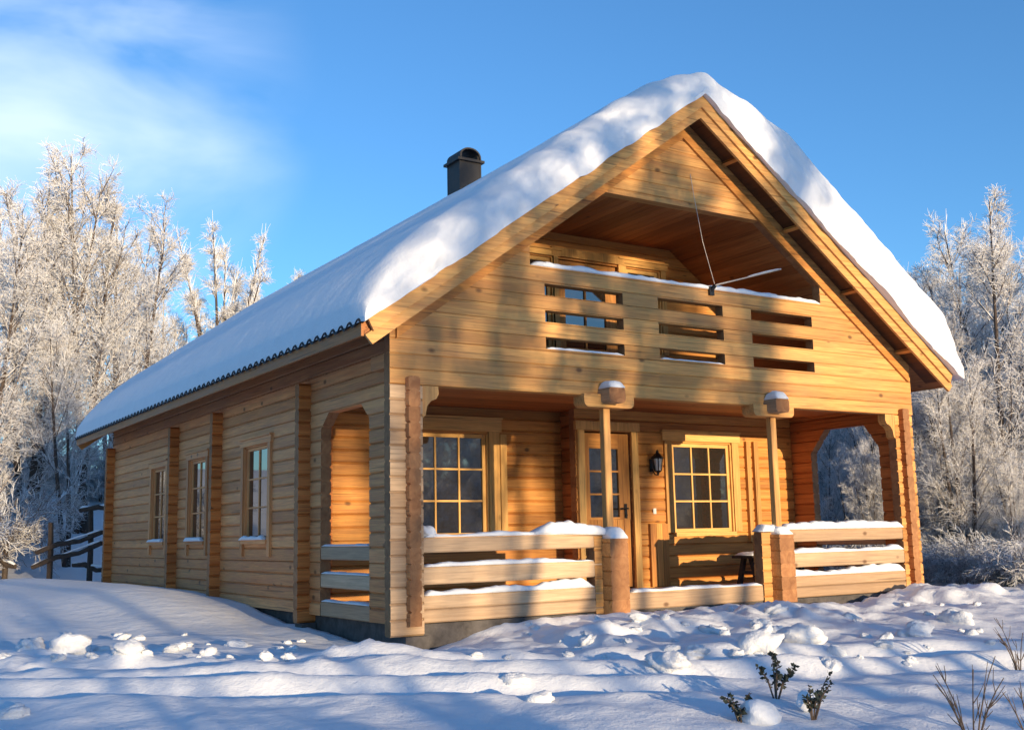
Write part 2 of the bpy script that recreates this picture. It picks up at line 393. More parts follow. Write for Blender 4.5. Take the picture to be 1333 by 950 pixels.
# -- front wall: corners below, gable above, one facade of logs
for x0, x1 in ((-.22, .12), (6.86, 7.2)):
    mb = MB(); log_wall(mb, 'x', 0, x0, x1, -.127, 2.167, 0, seed=7); mb.build('corner_logs', [M['grey_x' if x0 < 1 else 'tan_x'], M['end']], cab)
for x0, s in ((.12, 1), (6.86, -1)):
    mb = MB()
    q = [(x0, 2.164), (x0+s*.17, 2.164), (x0+s*.175, 2.09), (x0+s*.15, 2.045), (x0+s*.09, 2.02), (x0+s*.05, 1.97), (x0+s*.03, 1.88), (x0, 1.86)]
    mb.prism(q, 'xz', -.057, .057, 0, .7); mb.build('corner_bracket', [M['tan_z']], cab)
oct_ = [(3.4744, 3.5-2.1326, 3.5+2.1326), (3.721, 3.5-2.1326, 3.5+2.1326), (4.397, 3.5-1.1734, 3.5+1.1734)]
ops = [oct_]
for za in (2.6195, 2.8975, 3.1755):
    for a, b in ((1.54, 2.554), (3.04, 4.00), (4.446, 5.46)): ops.append([(za, a, b), (za+.123, a, b)])
mb = MB()
log_wall(mb, 'x', 0, -.22, 7.22, 2.167, 5.44, 0, ops, lo=lambda z: max(-.22, 3.5-(5.47-z)/.7135), hi=lambda z: min(7.22, 3.5+(5.47-z)/.7135), seed=8, ch=.011, breaks=(2.815,))
mb.build('gable_wall', [M['tan_x'], M['end']], cab)
# trim boards following the rafters on the gable, both sides
for s in (-1, 1):
    mb = MB(); q = [(3.5, 5.205), (3.5, 5.33), (3.5+s*3.66, 5.33-.7135*3.66), (3.5+s*3.66, 5.205-.7135*3.66)]
    mb.prism(q, 'xz', -.092, -.062, 0, .35); mb.build('rafter_trim', [M['warm_x']], cab); mb = MB()
    q = [(3.5+s*1.16, 4.405), (3.5+s*1.19, 4.435), (3.5+s*2.16, 3.75), (3.5+s*2.13, 3.715)]
    mb.prism(q, 'xz', -.078, -.050, 0, .8); mb.build('opening_trim', [M['tan_x']], cab)
# plate log stubs beside the gable
for x0, x1 in ((-.20, -.065), (7.065, 7.20)):
    mb = MB(); mb.box((x0+.012*(1 if x0 < 0 else 0), -.02, 2.34), (x1-.012*(1 if x0 > 0 else 0), .42, 2.485), 0, .3, .012); mb.build('wall_plate', [M['side_y']], cab)
# -- saddles on the columns
for xc in (2.28, 4.67):
    mb = MB(); r = .06; a, b, zb, zt = xc-.32, xc+.33, 2.045, 2.18
    q = [(a, zt)]+[(a+r-r*math.cos(t), zb+r-r*math.sin(t)) for t in np.linspace(0, math.pi/2, 5)]+[(b-r+r*math.sin(t), zb+r-r*math.cos(t)) for t in np.linspace(0, math.pi/2, 5)]+[(b, zt)]
    mb.prism(q, 'xz', -.115, .075, 0, .75)
    sd = mb.build('saddle_beam', [M['tan_x']], cab)
    mb = MB()
    for z0, z1 in ((2.085, 2.24),):
        w = .105
        q = [(xc-w+.02, z0), (xc+w-.02, z0), (xc+w, z0+.03), (xc+w, z1-.03), (xc+w-.02, z1), (xc-w+.02, z1), (xc-w, z1-.03), (xc-w, z0+.03)]
        mb.prism(q, 'xz', -.26, .07, 0, .1, 1)
    mb.build('log_end', [M['grey_y'], M['end']], sd)
# -- columns
for xc in (2.30, 4.73):
    mb = MB(); mb.box((xc-.043, -.045, .60), (xc+.043, .04, 2.05), 0, .8, .008); mb.build('porch_column', [M['tan_z']], cab)
# -- porch railings
def railing(axis, c, u0, u1, bands, mat):
    first = None
    for k, (za, zb) in enumerate(bands):
        mb = MB(); n = max(1, round((zb-za)/.15))
        for i in range(n):
            a, b = za+(zb-za)*i/n, za+(zb-za)*(i+1)/n-.003
            if axis == 'x': mb.box((u0, c-.055, a), (u1, c+.055, b), 0, None, .012)
            else: mb.box((c-.055, u0, a), (c+.055, u1, b), 0, None, .012)
        o = mb.build('porch_railing' if k == 0 else 'rail', [mat], cab if first is None else first)
        if first is None: first = o
    return first
FB = [(.612, .752), (.322, .482), (-.022, .222)]
SB = [(.54, .68), (.252, .395), (-.045, .108)]
railing('x', 0, .12, 2.16, FB, M['grey_x']); railing('x', 0, 4.80, 6.86, FB, M['grey_x'])
railing('y', 0, .735, 1.945, SB, M['grey_y']); railing('y', 7, .285, 1.425, SB, M['grey_y'])
# fill the ends of the rails (solid stub logs) and the railing posts of crossed log ends
for xc, lft in ((2.28, 1), (4.67, 0)):
    mb = MB()
    log_wall(mb, 'y', xc, -.20, .22, -.05, .70, HALF, t=.23, seed=int(xc*9), ch=.014)
    a, b = (2.07, 2.50) if lft else (4.42, 4.83)
    log_wall(mb, 'x', 0, a, b, -.1, .735, 0, seed=int(xc*7), ch=.014)
    mb.build('railing_post', [M['tan_x'], M['end']], cab)
# -- porch floor, ceiling, foundation
mb = MB()
for i in range(17):
    y = .09+i*.125; mb.box((.07, y, .03), (6.93, y+.119, .072), 0)
mb.build('porch_floor', [M['grey_x']], cab)
mb = MB(); mb.box((2.51, -.05, -.03), (4.41, .06, .145), 0, .3, .012); mb.build('porch_step_beam', [M['grey_x']], cab)
mb = MB()
for i in range(22):
    y = .062+i*.1025; mb.box((.065, y, 2.28), (6.935, y+.0985, 2.305), 0)
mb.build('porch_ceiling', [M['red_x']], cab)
mb = MB()
mb.box((.01, -.03, -.75), (6.99, .02, -.03), 0, .4); mb.box((.01, .02, -.75), (.06, 11.5, -.045), 0, .6); mb.box((6.94, .02, -.75), (6.99, 11.5, -.045), 0, .5)
for x in (.03, 2.3, 4.7, 6.95): mb.box((x-.12, -.1, -.75), (x+.12, .1, -.13), 0, .3)
for y in (2.3, 5.4, 7.46, 11.5): mb.box((-.16, y-.1, -.75), (0.0, y+.1, -.13), 0, .2)
mb.build('foundation', [M['stone']], cab)

# -- balcony lining
mb = MB(); D = 1.6
mb.box((.9, .06, 2.34), (6.1, D, 2.40), 0, .3)                                  # floor
zt = 4.42
nb = 18
for i in range(nb):                                                             # ceiling boards run front to back
    x0 = 3.5-1.19+i*2.38/nb; mb.box((x0, .058, zt), (x0+2.38/nb-.006, D, zt+.02), 1)
for s in (-1, 1):
    for i in range(9):
        x0, x1 = 1.19+i*.965/9, 1.19+(i+1)*.965/9-.005; f = lambda x: 4.42-(x-1.19)*.7135
        q = [(3.5+s*x0, f(x0)), (3.5+s*x1, f(x1)), (3.5+s*x1, f(x1)+.025), (3.5+s*x0, f(x0)+.025)]
        mb.prism(q, 'xz', .058, D, 1, random.random())
    mb.box((3.5+s*2.145, .058, 2.38), (3.5+s*2.17, D, 3.75), 1, .4)
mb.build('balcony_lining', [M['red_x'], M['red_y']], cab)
mb = MB()
bops = [[(2.42, 2.86, 3.80), (4.10, 2.86, 3.80)], [(3.0, 3.92, 4.50), (4.10, 3.92, 4.50)], [(2.95, 2.2, 2.80), (4.10, 2.2, 2.80)]]
log_wall(mb, 'x', D+.06, 1.2, 5.8, 2.34, 4.44, 0, bops, lo=lambda z: max(1.3, 3.5-(5.44-z)/.7135), hi=lambda z: min(5.7, 3.5+(5.44-z)/.7135), seed=12); mb.build('balcony_wall', [M['warm_x'], M['end']], cab)

# ------------------------------------------------------------------ windows, doors
def frame_map(face, axis, u0):
    if axis == 'x': return lambda s_, d, z: (u0+s_, face-d, z)
    return lambda s_, d, z: (face-d, u0+s_, z)
def window(face, axis, a, b, z0, z1, cols, rows, cas=.10, tail=.0, name='window', headx=.03, sash=.045, inset=.02, mats=None):
    fm = frame_map(face, axis, 0); mb = MB(); cz, cx_ = (0, 1)
    def bx(s0, d0, z_0, s1, d1, z_1, m, tone=None): mb.box(fm(s0, d0, z_0), fm(s1, d1, z_1), m, tone, 0)
    # casing, proud of the logs
    bx(a-cas, -.01, z0-tail, a, .032, z1+cas*.2, 0); bx(b, -.01, z0-tail, b+cas, .032, z1+cas*.2, 0)
    bx(a-cas-headx, -.01, z1+cas*.2+.002, b+cas+headx, .036, z1+cas*1.2, 1)
    bx(a-cas-headx-.01, -.012, z1+cas*1.2+.002, b+cas+headx+.01, .055, z1+cas*1.2+.022, 1)
    bx(a+.002, -.05, z0-.05, b-.002, .05, z0-.002, 1)
    # lining
    for s0, s1 in ((a+.002, a+.022), (b-.022, b-.002)): bx(s0, -.1, z0, s1, .010, z1-.002, 0, .6)
    # sash
    a2, b2, za, zb = a+.024, b-.024, z0+.002, z1-.004
    bx(a2, -inset-.04, za, a2+sash, -inset, zb, 0, .7); bx(b2-sash, -inset-.04, za, b2, -inset, zb, 0, .7)
    bx(a2+sash, -inset-.04, za, b2-sash, -inset-.001, za+sash, 1, .7); bx(a2+sash, -inset-.04, zb-sash, b2-sash, -inset-.001, zb, 1, .7)
    ga, gb, gz, gt = a2+sash, b2-sash, za+sash, zb-sash
    for i in range(1, cols):
        s_ = ga+(gb-ga)*i/cols; bx(s_-.011, -inset-.03, gz, s_+.011, -inset-.004, gt, 0, .8)
    for i in range(1, rows):
        z_ = gz+(gt-gz)*i/rows; bx(ga, -inset-.031, z_-.011, gb, -inset-.006, z_+.011, 1, .8)
    o = mb.build(name, mats or [M['casing_z'], M['casing_'+axis]], cab)
    p = MB(); p.box(fm(ga, -inset-.024, gz), fm(gb, -inset-.018, gt)); p.build('pane', [M['glass']], o)
    return o
window(2.24, 'x', 1.12, 2.22, WZ0, 1.97, 3, 3, .15)
window(1.79, 'x', 4.72, 5.78, WZ0, WZ1, 3, 3, .12)
for a, b in SIDE_WIN: window(-.06, 'y', a, b, WZ0+.02, WZ1, 2, 3, .085, .2, mats=[M['side_z'], M['side_y']], sash=.035)
# the deep casing boards right of each porch window
for x0, x1, yf, zt in ((2.372, 2.46, 2.24, 1.97), (6.03, 6.10, 1.79, 1.95), (6.17, 6.25, 1.79, 1.95)): mb = MB(); mb.box((x0, yf+.01, .60), (x1, yf-.05, zt), 0); mb.build('wall_batten', [M['casing_z']], cab)
# balcony glazing
window(D, 'x', 3.92, 4.50, 3.0, 4.10, 1, 2, .08, name='window'); window(D, 'x', 2.2, 2.80, 2.95, 4.10, 1, 2, .07, name='window')
def door(face, a, b, z0, z1, ga, gb, gz0, gz1, cols, rows, handle_s, name, cas=.12):
    fm = frame_map(face, 'x', 0); mb = MB()
    def bx(s0, d0, z_0, s1, d1, z_1, m, tone=None): mb.box(fm(s0, d0, z_0), fm(s1, d1, z_1), m, tone)
    nb = 7
    for i in range(nb):       # vertical boarding below the glass
        s0 = a+.01+(b-a-.02)*i/nb; bx(s0, -.075, z0+.02, s0+(b-a-.02)/nb-.006, -.035, gz0, 0)
    bx(a+.01, -.075, gz0, ga, -.03, z1-.01, 0); bx(gb, -.075, gz0, b-.01, -.03, z1-.01, 0); bx(ga, -.075, gz1, gb, -.03, z1-.01, 1)
    bx(ga, -.07, gz0, gb, -.03, gz0+.03, 1)
    for i in range(1, cols): s_ = ga+(gb-ga)*i/cols; bx(s_-.011, -.06, gz0+.03, s_+.011, -.032, gz1, 0)
    for i in range(1, rows): z_ = gz0+.03+(gz1-gz0-.03)*i/rows; bx(ga, -.061, z_-.011, gb, -.034, z_+.011, 1)
    o = mb.build(name, [M['warm_z'], M['warm_x']], cab)
    p = MB(); p.box(fm(ga, -.056, gz0+.03), fm(gb, -.05, gz1)); p.build('pane', [M['glass']], o)
    c = MB(); c.box(fm(a-cas, .035, z0), fm(a, -.01, z1+.02)); c.box(fm(b, .035, z0), fm(b+cas, -.01, z1+.02)); c.box(fm(a-cas-.03, .04, z1+.022), fm(b+cas+.03, -.01, z1+.13), 0); c.build('casing', [M['casing_z']], o)
    if handle_s:
        h = MB(); x = handle_s; y = face+.03; z = z0+.95
        h.box((x-.02, y-.012, z-.09), (x+.02, y, z+.09)); h.tube([(x, y-.01, z+.03), (x, y-.06, z+.03), (x-.02, y-.065, z+.03), (x-.12, y-.062, z+.03)], .010, 8); h.tube([(x, y-.006, z-.05), (x, y-.022, z-.05)], .018, 8)
        h.build('handle', [M['black']], o)
    return o
door(1.79, 3.32, 4.06, .075, 2.0, 3.43, 3.88, .92, 1.80, 2, 3, 3.97, 'door', .10)
door(1.6, 2.86, 3.80, 2.42, 4.10, 3.0, 3.62, 2.98, 3.98, 2, 2, None, 'balcony_door', .06)
mb = MB()                                                                       # boards right of the front door
for i in range(3): mb.box((4.30+i*.10, 1.745, .08), (4.395+i*.10, 1.79, .86), 0)
mb.build('wall_boarding', [M['warm_z']], cab)
# dark rooms behind the glass are never entered: block them off
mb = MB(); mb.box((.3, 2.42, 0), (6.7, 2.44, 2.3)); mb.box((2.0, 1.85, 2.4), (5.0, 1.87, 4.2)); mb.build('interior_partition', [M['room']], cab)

# ------------------------------------------------------------------ roof
Y0, Y1 = -.36, 12.0; XL, XR = -.62, 7.62
mb = MB()
for s in (-1, 1):
    e = XL if s < 0 else XR
    nb = 34
    for i in range(nb):     # soffit/deck boards run along the eave
        x0 = 3.5+(e-3.5)*i/nb; x1 = 3.5+(e-3.5)*(i+.97)/nb
        mb.prism([(x0, RU(x0)), (x1, RU(x1)), (x1, RU(x1)+.03), (x0, RU(x0)+.03)], 'xz', Y0, Y1, 0, random.random())
    mb.prism([(3.5, RU(3.5)+.032), (e, RU(e)+.032), (e, RT(e)-.02), (3.5, RT(3.5)-.02)], 'xz', Y0+.01, Y1-.01, 0, .5)
roof = mb.build('roof', [M['post_y']], cab)
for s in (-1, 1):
    e = (XL if s < 0 else XR)-s*.1; mb = MB(); mb.prism([(3.5, RU(3.5)-.012), (e, RU(e)-.012), (e, RU(e)-.003), (3.5, RU(3.5)-.003)], 'xz', Y0+.003, -.066, 0, .4); mb.build('overhang_shade_sheet', [M['soffit']], roof)  # thin added sheet, painted shade on the underside of the front overhang
for s in (-1, 1):                                                               # barge boards, two boards thick
    e = XL if s < 0 else XR
    for (lo_, hi_, ya, yb, tone) in ((5.345, 5.475, Y0-.032, Y0, .55), (5.46, 5.645, Y0-.062, Y0-.033, .8)):
        for yy in (0, 1):
            y_a, y_b = (ya, yb) if yy == 0 else (Y1+(Y0-yb)+.0, Y1+(Y0-ya))
            mb = MB(); k = .7135; dx = abs(e-3.5); cut = .07
            x_e = 3.5+s*dx
            q = [(3.5, lo_), (3.5, hi_), (x_e, hi_-k*dx), (x_e-s*cut, lo_-k*(dx-cut))]
            mb.prism(q, 'xz', y_a, y_b, 0, tone); mb.build('barge_board', [M['tan_x']], roof)
for s in (-1, 1):                                                               # ribs between barge board and wall
    for i in range(4):
        x = 3.5+s*(.62+i*.95); mb = MB()
        mb.obox((x, (Y0-.07)/2, RU(x)-.035), (.022*.81, 0, -s*.022*.58), (0, (abs(Y0)-.07)/2, 0), (s*.03*.58, 0, .03*.81)); mb.build('rib', [M['warm_y']], roof)
for s in (-1, 1):                                                               # eave fascia
    e = XL if s < 0 else XR
    mb = MB(); mb.box((e, Y0+.002, RU(e)-.012), (e+s*.026, Y1-.002, RT(e)-.03), 0, .4); mb.build('fascia', [M['post_y']], roof)
for s in (-1, 1):                                                               # corrugated dark sheet
    e = (XL-.055) if s < 0 else (XR+.055); n = int((Y1-Y0+.06)/.02); yv = np.linspace(Y0-.025, Y1+.04, n)
    zz = .028*np.sin(yv*2*math.pi/.19); V = []; 
    for xx in (3.5, e):
        for lay in (0, .012): V.append(np.stack([np.full(n, xx), yv, RT(xx)+.022+zz-lay], -1))
    V = np.concatenate(V); Fq = []
    for i in range(n-1):
        a, b, c, d = i, n+i, 2*n+i, 3*n+i
        Fq += [[a, a+1, c+1, c], [b, d, d+1, b+1], [c, c+1, d+1, d], [a, b, b+1, a+1]]
    V = V-np.array(ORG); o = np_mesh('tile_sheet', V, Fq, [M['tile']], smooth=False, parent=roof)
# chimney
mb = MB(); cx_, cy_ = 3.56, 5.02; w = .19
mb.box((cx_-w, cy_-w, 5.2), (cx_+w, cy_+w, 6.44), 0, .5)
for sx in (-1, 1):
    for sy in (-1, 1): mb.box((cx_+sx*w-sx*.012-.014, cy_+sy*w-sy*.012-.014, 5.2), (cx_+sx*w-sx*.012+.014+sx*.004, cy_+sy*w+sy*.004, 6.43), 0, .3)
mb.box((cx_-w-.045, cy_-w-.045, 6.44), (cx_+w+.045, cy_+w+.045, 6.48), 0, .2)
chim = mb.build('chimney', [M['sheet']], cab)
mb = MB(); t = np.linspace(0, math.pi, 13)
q = [(cx_+(w+.0)*math.cos(a), 6.495+.17*math.sin(a)**.8) for a in t]; q2 = [(cx_+(w-.025)*math.cos(a), 6.495+.148*math.sin(a)**.8) for a in t[::-1]]
prof = q+q2; n = len(prof); vs = [(x, y, z) for y in (cy_-w-.02, cy_+w+.02) for x, z in prof]
fs = [[i, (i+1) % n, n+(i+1) % n, n+i] for i in range(n)]
for e in (0, n):
    for i in range(12): fs.append([e+i, e+i+1, e+n-2-i, e+n-1-i])
mb.add(vs, fs, 0, .4)
for sx in (-1, 1):
    for sy in (-1, 1): mb.box((cx_+sx*(w-.03)-.02, cy_+sy*(w-.03)-.02, 6.48), (cx_+sx*(w-.03)+.02, cy_+sy*(w-.03)+.02, 6.56), 0, .3)
mb.build('chimney_hood', [M['sheet']], chim)

# ------------------------------------------------------------------ snow on the roof
def superlip(d, r, p=2.4): q = np.clip(1-d/r, 0, 1); return (1-q**p)**(1/p)
nu, nv = 460, 260
uu = np.linspace(-1, 1, nu); xe0, xe1 = XL-.04, XR+.10
xv = np.where(uu < 0, 3.5+(3.5-xe0)*uu, 3.5+(xe1-3.5)*uu)
tq = np.linspace(0, math.pi/2, 42)
yv = Y0-.125+np.concatenate([.20*(1-np.cos(tq)**(2/2.6)), np.linspace(.20, 1.8, 75)[1:], np.linspace(1.8, Y1+.12-Y0+.125, 130)[1:]]); nv = len(yv)
Xg, Yg = np.meshgrid(xv, yv)
k = .7135; dx = np.abs(Xg-3.5)
roofz = 5.63-k*np.sqrt(dx**2+.0)
smooth_ridge = 5.63-k*(np.sqrt(dx**2+.30**2)-.30*.35)
Tk = .41+.30*sstep(3.7, 5.0, Xg)+.06*fbm(Xg*.8, Yg*.5, 3, 21)
dl = Xg-xe0; dr = xe1-Xg; dfv = Yg-yv[0]; dbk = yv[-1]-Yg
lip = superlip(dl, 1.0, 2.0)*superlip(dr, .30)*superlip(dbk, .3)*(superlip(dfv, .20, 2.6)*sstep(3.35, 3.65, Xg)+superlip(dfv, .46, 1.9)*(1-sstep(3.35, 3.65, Xg)))
arc = (3.5-Xg)
rip = np.where(Xg < 3.5, (.022*np.sin(arc*2*math.pi/.40+5*fbm(Xg*.9+Yg*.5, Yg*1.3, 2, 31))+.05*fbm(Xg*2.6, Yg*1.0, 3, 8)+.035*fbm(Xg*6, Yg*2.0, 3, 18))*np.exp(-dfv/.9)*np.minimum(1, dfv/.15), .06*fbm(Xg*2.2, Yg*3, 3, 12))
rip = rip*sstep(.3, 1.2, dl)+.022*fbm(Xg*4.2+Yg, Yg*.7, 3, 19)*sstep(.2, .8, dl)
top = np.maximum(.028+smooth_ridge+(Tk+rip)*lip+.012*fbm(Xg*5, Yg*5, 2, 2)*lip, roofz+.036)
edge = 5.63-k*dx
top = np.where(lip < 1e-3, edge+.036, np.minimum(top, 99))
drp = np.exp(-(dfv/.055)**2)*(.10*np.maximum(0, fbm(Xg*3.2, Xg*0+3, 3, 71)+.08)+.012)
Yg = Yg+np.exp(-dfv/.12)*.09*fbm(Xg*3.5, Xg*0+1, 3, 72)*np.where(Xg < 3.5, 1., .6)
Yg = Yg+np.exp(-(dfv/.22)**2)*(.10*fbm(Xg*2.6, (top-edge)*3+Xg*1.3, 3, 73)+.05*fbm(Xg*7, (top-edge)*8, 2, 74))*sstep(.0, .12, top-edge-.036)
top = top-drp; edge = edge-drp-.001
V1 = np.stack([Xg, Yg, top], -1).reshape(-1, 3)
fx = Xg+0; V2 = np.stack([Xg, Yg, edge-.01], -1).reshape(-1, 3)
idx = np.arange(nu*nv).reshape(nv, nu); n1 = nu*nv
Ft = np.stack([idx[:-1, :-1], idx[:-1, 1:], idx[1:, 1:], idx[1:, :-1]], -1).reshape(-1, 4)
Fb = Ft[:, ::-1]+n1
rim = []
def rimq(a):
    for i in range(len(a)-1): rim.append([a[i+1], a[i], a[i]+n1, a[i+1]+n1])
rimq(idx[0, ::-1]); rimq(idx[-1]); rimq(idx[:, 0]); rimq(idx[::-1, -1])
rim = np.array(rim); uq, inv = np.unique(rim, return_inverse=True); VV = np.concatenate([V1, V2])
o = np_mesh('roof_snow', np.concatenate([VV, VV[uq]]), np.concatenate([Ft, Fb, inv.reshape(rim.shape)+len(VV)]), [M['roofsnow']])
tag(o, 'thick rounded blanket of snow on the cabin roof', 'snow')

# snow lying on rails, beams and sills
def snow_strip(p0, p1, w, h, label, seed=0, n=60, group=None, taper=.08, lump=.5, name='rail_snow'):
    p0, p1 = np.array(p0, float), np.array(p1, float); L_ = np.linalg.norm(p1-p0); t = (p1-p0)/L_; sd = np.cross(t, (0, 0, 1)); sd /= np.linalg.norm(sd)
    s_ = np.linspace(0, L_, n); hh = h*(1+lump*2*fbm(s_*2.3+seed*7.1, s_*0+seed, 3, seed))*np.minimum(1, np.minimum(s_, L_-s_)/taper+.25); hh = hh*(1+.7*fbm(s_*9+seed, s_*0+seed*2, 3, seed+9)); hh = np.maximum(hh, .004)
    ww = w*(1+.25*fbm(s_*3+seed, s_*0+3, 2, seed+5)); ang = np.linspace(0, math.pi, 9); V = []
    for i in range(n):
        for a in ang: V.append(p0+t*s_[i]+sd*ww[i]*math.copysign(abs(math.cos(a))**.6, math.cos(a))+np.array((0, 0, hh[i]*math.sin(a)**.7)))
    m = len(ang); mb = MB(); fs = []
    for i in range(n-1):
        for j in range(m-1): fs.append([i*m+j, i*m+j+1, (i+1)*m+j+1, (i+1)*m+j])
        fs.append([i*m+m-1, i*m, (i+1)*m, (i+1)*m+m-1])
    fs += [list(range(m)), list(range((n-1)*m, n*m))]
    mb.add(V, fs); o = mb.build(name, [M['snow']], None, True); tag(o, label, 'snow', group); return o
snow_strip((.14, 0, .752), (2.05, 0, .752), .062, .035, 'thin snow along top of the left front porch railing', 1)
snow_strip((1.35, 0.01, .765), (2.36, -.03, .735), .085, .085, 'deep snow drift heaped on railing end at the left porch column', 2, taper=.3)
snow_strip((4.40, -.02, .735), (4.66, -.02, .735), .085, .085, 'snow heap on the top of right railing post', 3, lump=.2)
snow_strip((4.80, 0, .752), (6.86, 0, .752), .075, .085, 'thick snow along top of the right front porch railing', 4, lump=.15)
for i, (a, b, z, h, lb) in enumerate(((.14, 2.06, .482, .035, 'snow line on the middle rail of left porch railing'), (.14, 2.06, .222, .06, 'lumpy snow on the bottom rail of left porch railing'),
        (4.84, 6.85, .482, .05, 'snow line on the middle rail of right porch railing'), (4.84, 6.85, .222, .065, 'lumpy snow on the bottom rail of right porch railing'))):
    snow_strip((a, -.005, z), (b, -.005, z), .06, h, lb, 10+i, lump=.8)
for i, (z, lb) in enumerate(((.68, 'thin snow on top rail of the side porch opening'), (.395, 'thin snow on middle rail of the side porch opening'), (.108, 'thin snow on bottom rail of the side porch opening'))):
    snow_strip((0, .75, z), (0, 1.93, z), .058, .022, lb, 20+i)
snow_strip((1.38, 0, 3.474), (5.62, 0, 3.474), .072, .055, 'snow line along the balcony parapet top', 30, n=120, lump=.35)
for i, (a, b) in enumerate(((1.56, 2.54), (3.06, 3.98))): snow_strip((a, -.03, 2.6195), (b, -.03, 2.6195), .03, .022, ('snow in the lowest left slot of balcony parapet', 'snow in the lowest middle slot of balcony parapet')[i], 33+i)
for i, xc in enumerate((2.28, 4.67)):
    snow_strip((xc, -.27, 2.238), (xc, -.06, 2.238), .10, .085, ('snow cap on the left protruding beam end under the balcony', 'snow cap on the right protruding beam end under the balcony')[i], 40+i, n=14, taper=.05, lump=.2, name='heaped_snow')
snow_strip((2.28, -.21, .70), (2.28, .1, .70), .10, .09, 'snow cap on the left railing post', 44, n=14, name='heaped_snow'); snow_strip((4.67, -.21, .70), (4.67, .1, .70), .11, .11, 'snow cap on the right railing post', 45, n=14, name='heaped_snow')
snow_strip((2.55, .0, .145), (4.40, .0, .145), .06, .035, 'snow on the low beam at the porch entrance', 46, lump=.6)
for i, (a, b) in enumerate(SIDE_WIN): snow_strip((-.11, a+.02, WZ0+.018), (-.11, b-.02, WZ0+.018), .035, .05, ('snow on sill of side window nearest the porch', 'snow on sill of the middle side window', 'snow on sill of side window nearest the rear corner')[i], 50+i, n=20, name='sill_snow')
# round lump by the left corner post
def lump(name, c, r, label, seed, cat='snow', squash=.85, group=None, mat=None, rough=.5, fr=1.7):
    mb = MB(); n, m = 28, 16; vs = []
    for i in range(m+1):
        th = math.pi*i/m
        for j in range(n):
            ph = 2*math.pi*j/n; d = np.array((math.sin(th)*math.cos(ph), math.sin(th)*math.sin(ph), math.cos(th)))
            q = 1+rough*float(fbm(d[0]*fr+seed*3.1+d[2]*fr*.8, d[1]*fr+seed-d[2]*fr*.7, 4, seed)); vs.append(np.array(c)+d*r*q*np.array((1, 1, squash)))
    fs = [[i*n+j, i*n+(j+1) % n, (i+1)*n+(j+1) % n, (i+1)*n+j] for i in range(m) for j in range(n)]
    mb.add(vs, fs); o = mb.build(name, [mat or M['snow']], None, True); 
    if label: tag(o, label, cat, group)
    return o
lump('snow_lump', (.21, .02, .80), .075, 'round snow lump on left porch railing against the corner post', 3, rough=1.0, fr=1.5)

# ------------------------------------------------------------------ small things on the house
lan = empty('wall_lantern', (4.39, 1.79, 1.62), 'black carriage lantern on the porch wall beside the front door', 'lantern'); lan['org'] = [4.39, 1.79, 1.62]
x, y, z = 4.39, 1.66, 1.62
mb = MB(); mb.box((x-.03, 1.778, z-.10), (x+.03, 1.789, z+.06)); mb.tube([(x, 1.78, z-.06), (x, 1.72, z-.14), (x, 1.66, z-.15), (x, 1.655, z-.11)], .009, 8); mb.build('bracket', [M['black']], lan)
mb = MB()
for k in range(6):
    a = k*math.pi/3; mb.tube([(x+.045*math.cos(a), y+.045*math.sin(a), z-.10), (x+.068*math.cos(a), y+.068*math.sin(a), z+.06)], .006, 5)
mb.tube([(x, y, z-.115), (x, y, z-.095)], [.03, .05], 6); mb.tube([(x, y, z+.058), (x, y, z+.075), (x, y, z+.12), (x, y, z+.135), (x, y, z+.15), (x, y, z+.175)], [.085, .08, .035, .018, .02, .004], 6)
mb.tube([(x, y, z-.15), (x, y, z-.115)], [.008, .02], 6)
mb.build('cage', [M['black']], lan)
mb = MB(); mb.tube([(x, y, z-.095), (x, y, z+.056)], [.040, .060], 6); mb.build('glass', [M['lampglass']], lan)
mb = MB(); mb.box((4.385, 1.772, .985), (4.435, 1.7895, 1.055), 0, .5, .006); mb.box((4.40, 1.768, 1.0), (4.42, 1.773, 1.03)); o = mb.build('door_bell', [M['whiteplastic']]); tag(o, 'small white bell push on the logs below the lantern', 'door bell')
# bench
bn = empty('bench', (6.0, 1.35, .072), 'small dark bench with snowy seat on the porch under the right window', 'bench'); bn['org'] = [6.0, 1.35, .072]
mb = MB(); mb.box((5.45, 1.15, .40), (6.5, 1.33, .435), 0, .3); mb.box((5.45, 1.34, .40), (6.5, 1.52, .435), 0, .6); mb.build('seat', [M['darkwood']], bn)
for xx in (5.55, 6.40):
    mb = MB(); mb.obox((xx, 1.22, .235), (.025, 0, 0), (0, .03, 0), (0, .05, .165)); mb.obox((xx, 1.45, .235), (.025, 0, 0), (0, .03, 0), (0, -.05, .165)); mb.box((xx-.02, 1.2, .2), (xx+.02, 1.47, .24)); mb.build('leg', [M['darkwood']], bn)
snow_strip((5.47, 1.33, .436), (6.48, 1.33, .436), .17, .04, 'snow on the seat of the porch bench', 60, n=24, name='seat_snow')
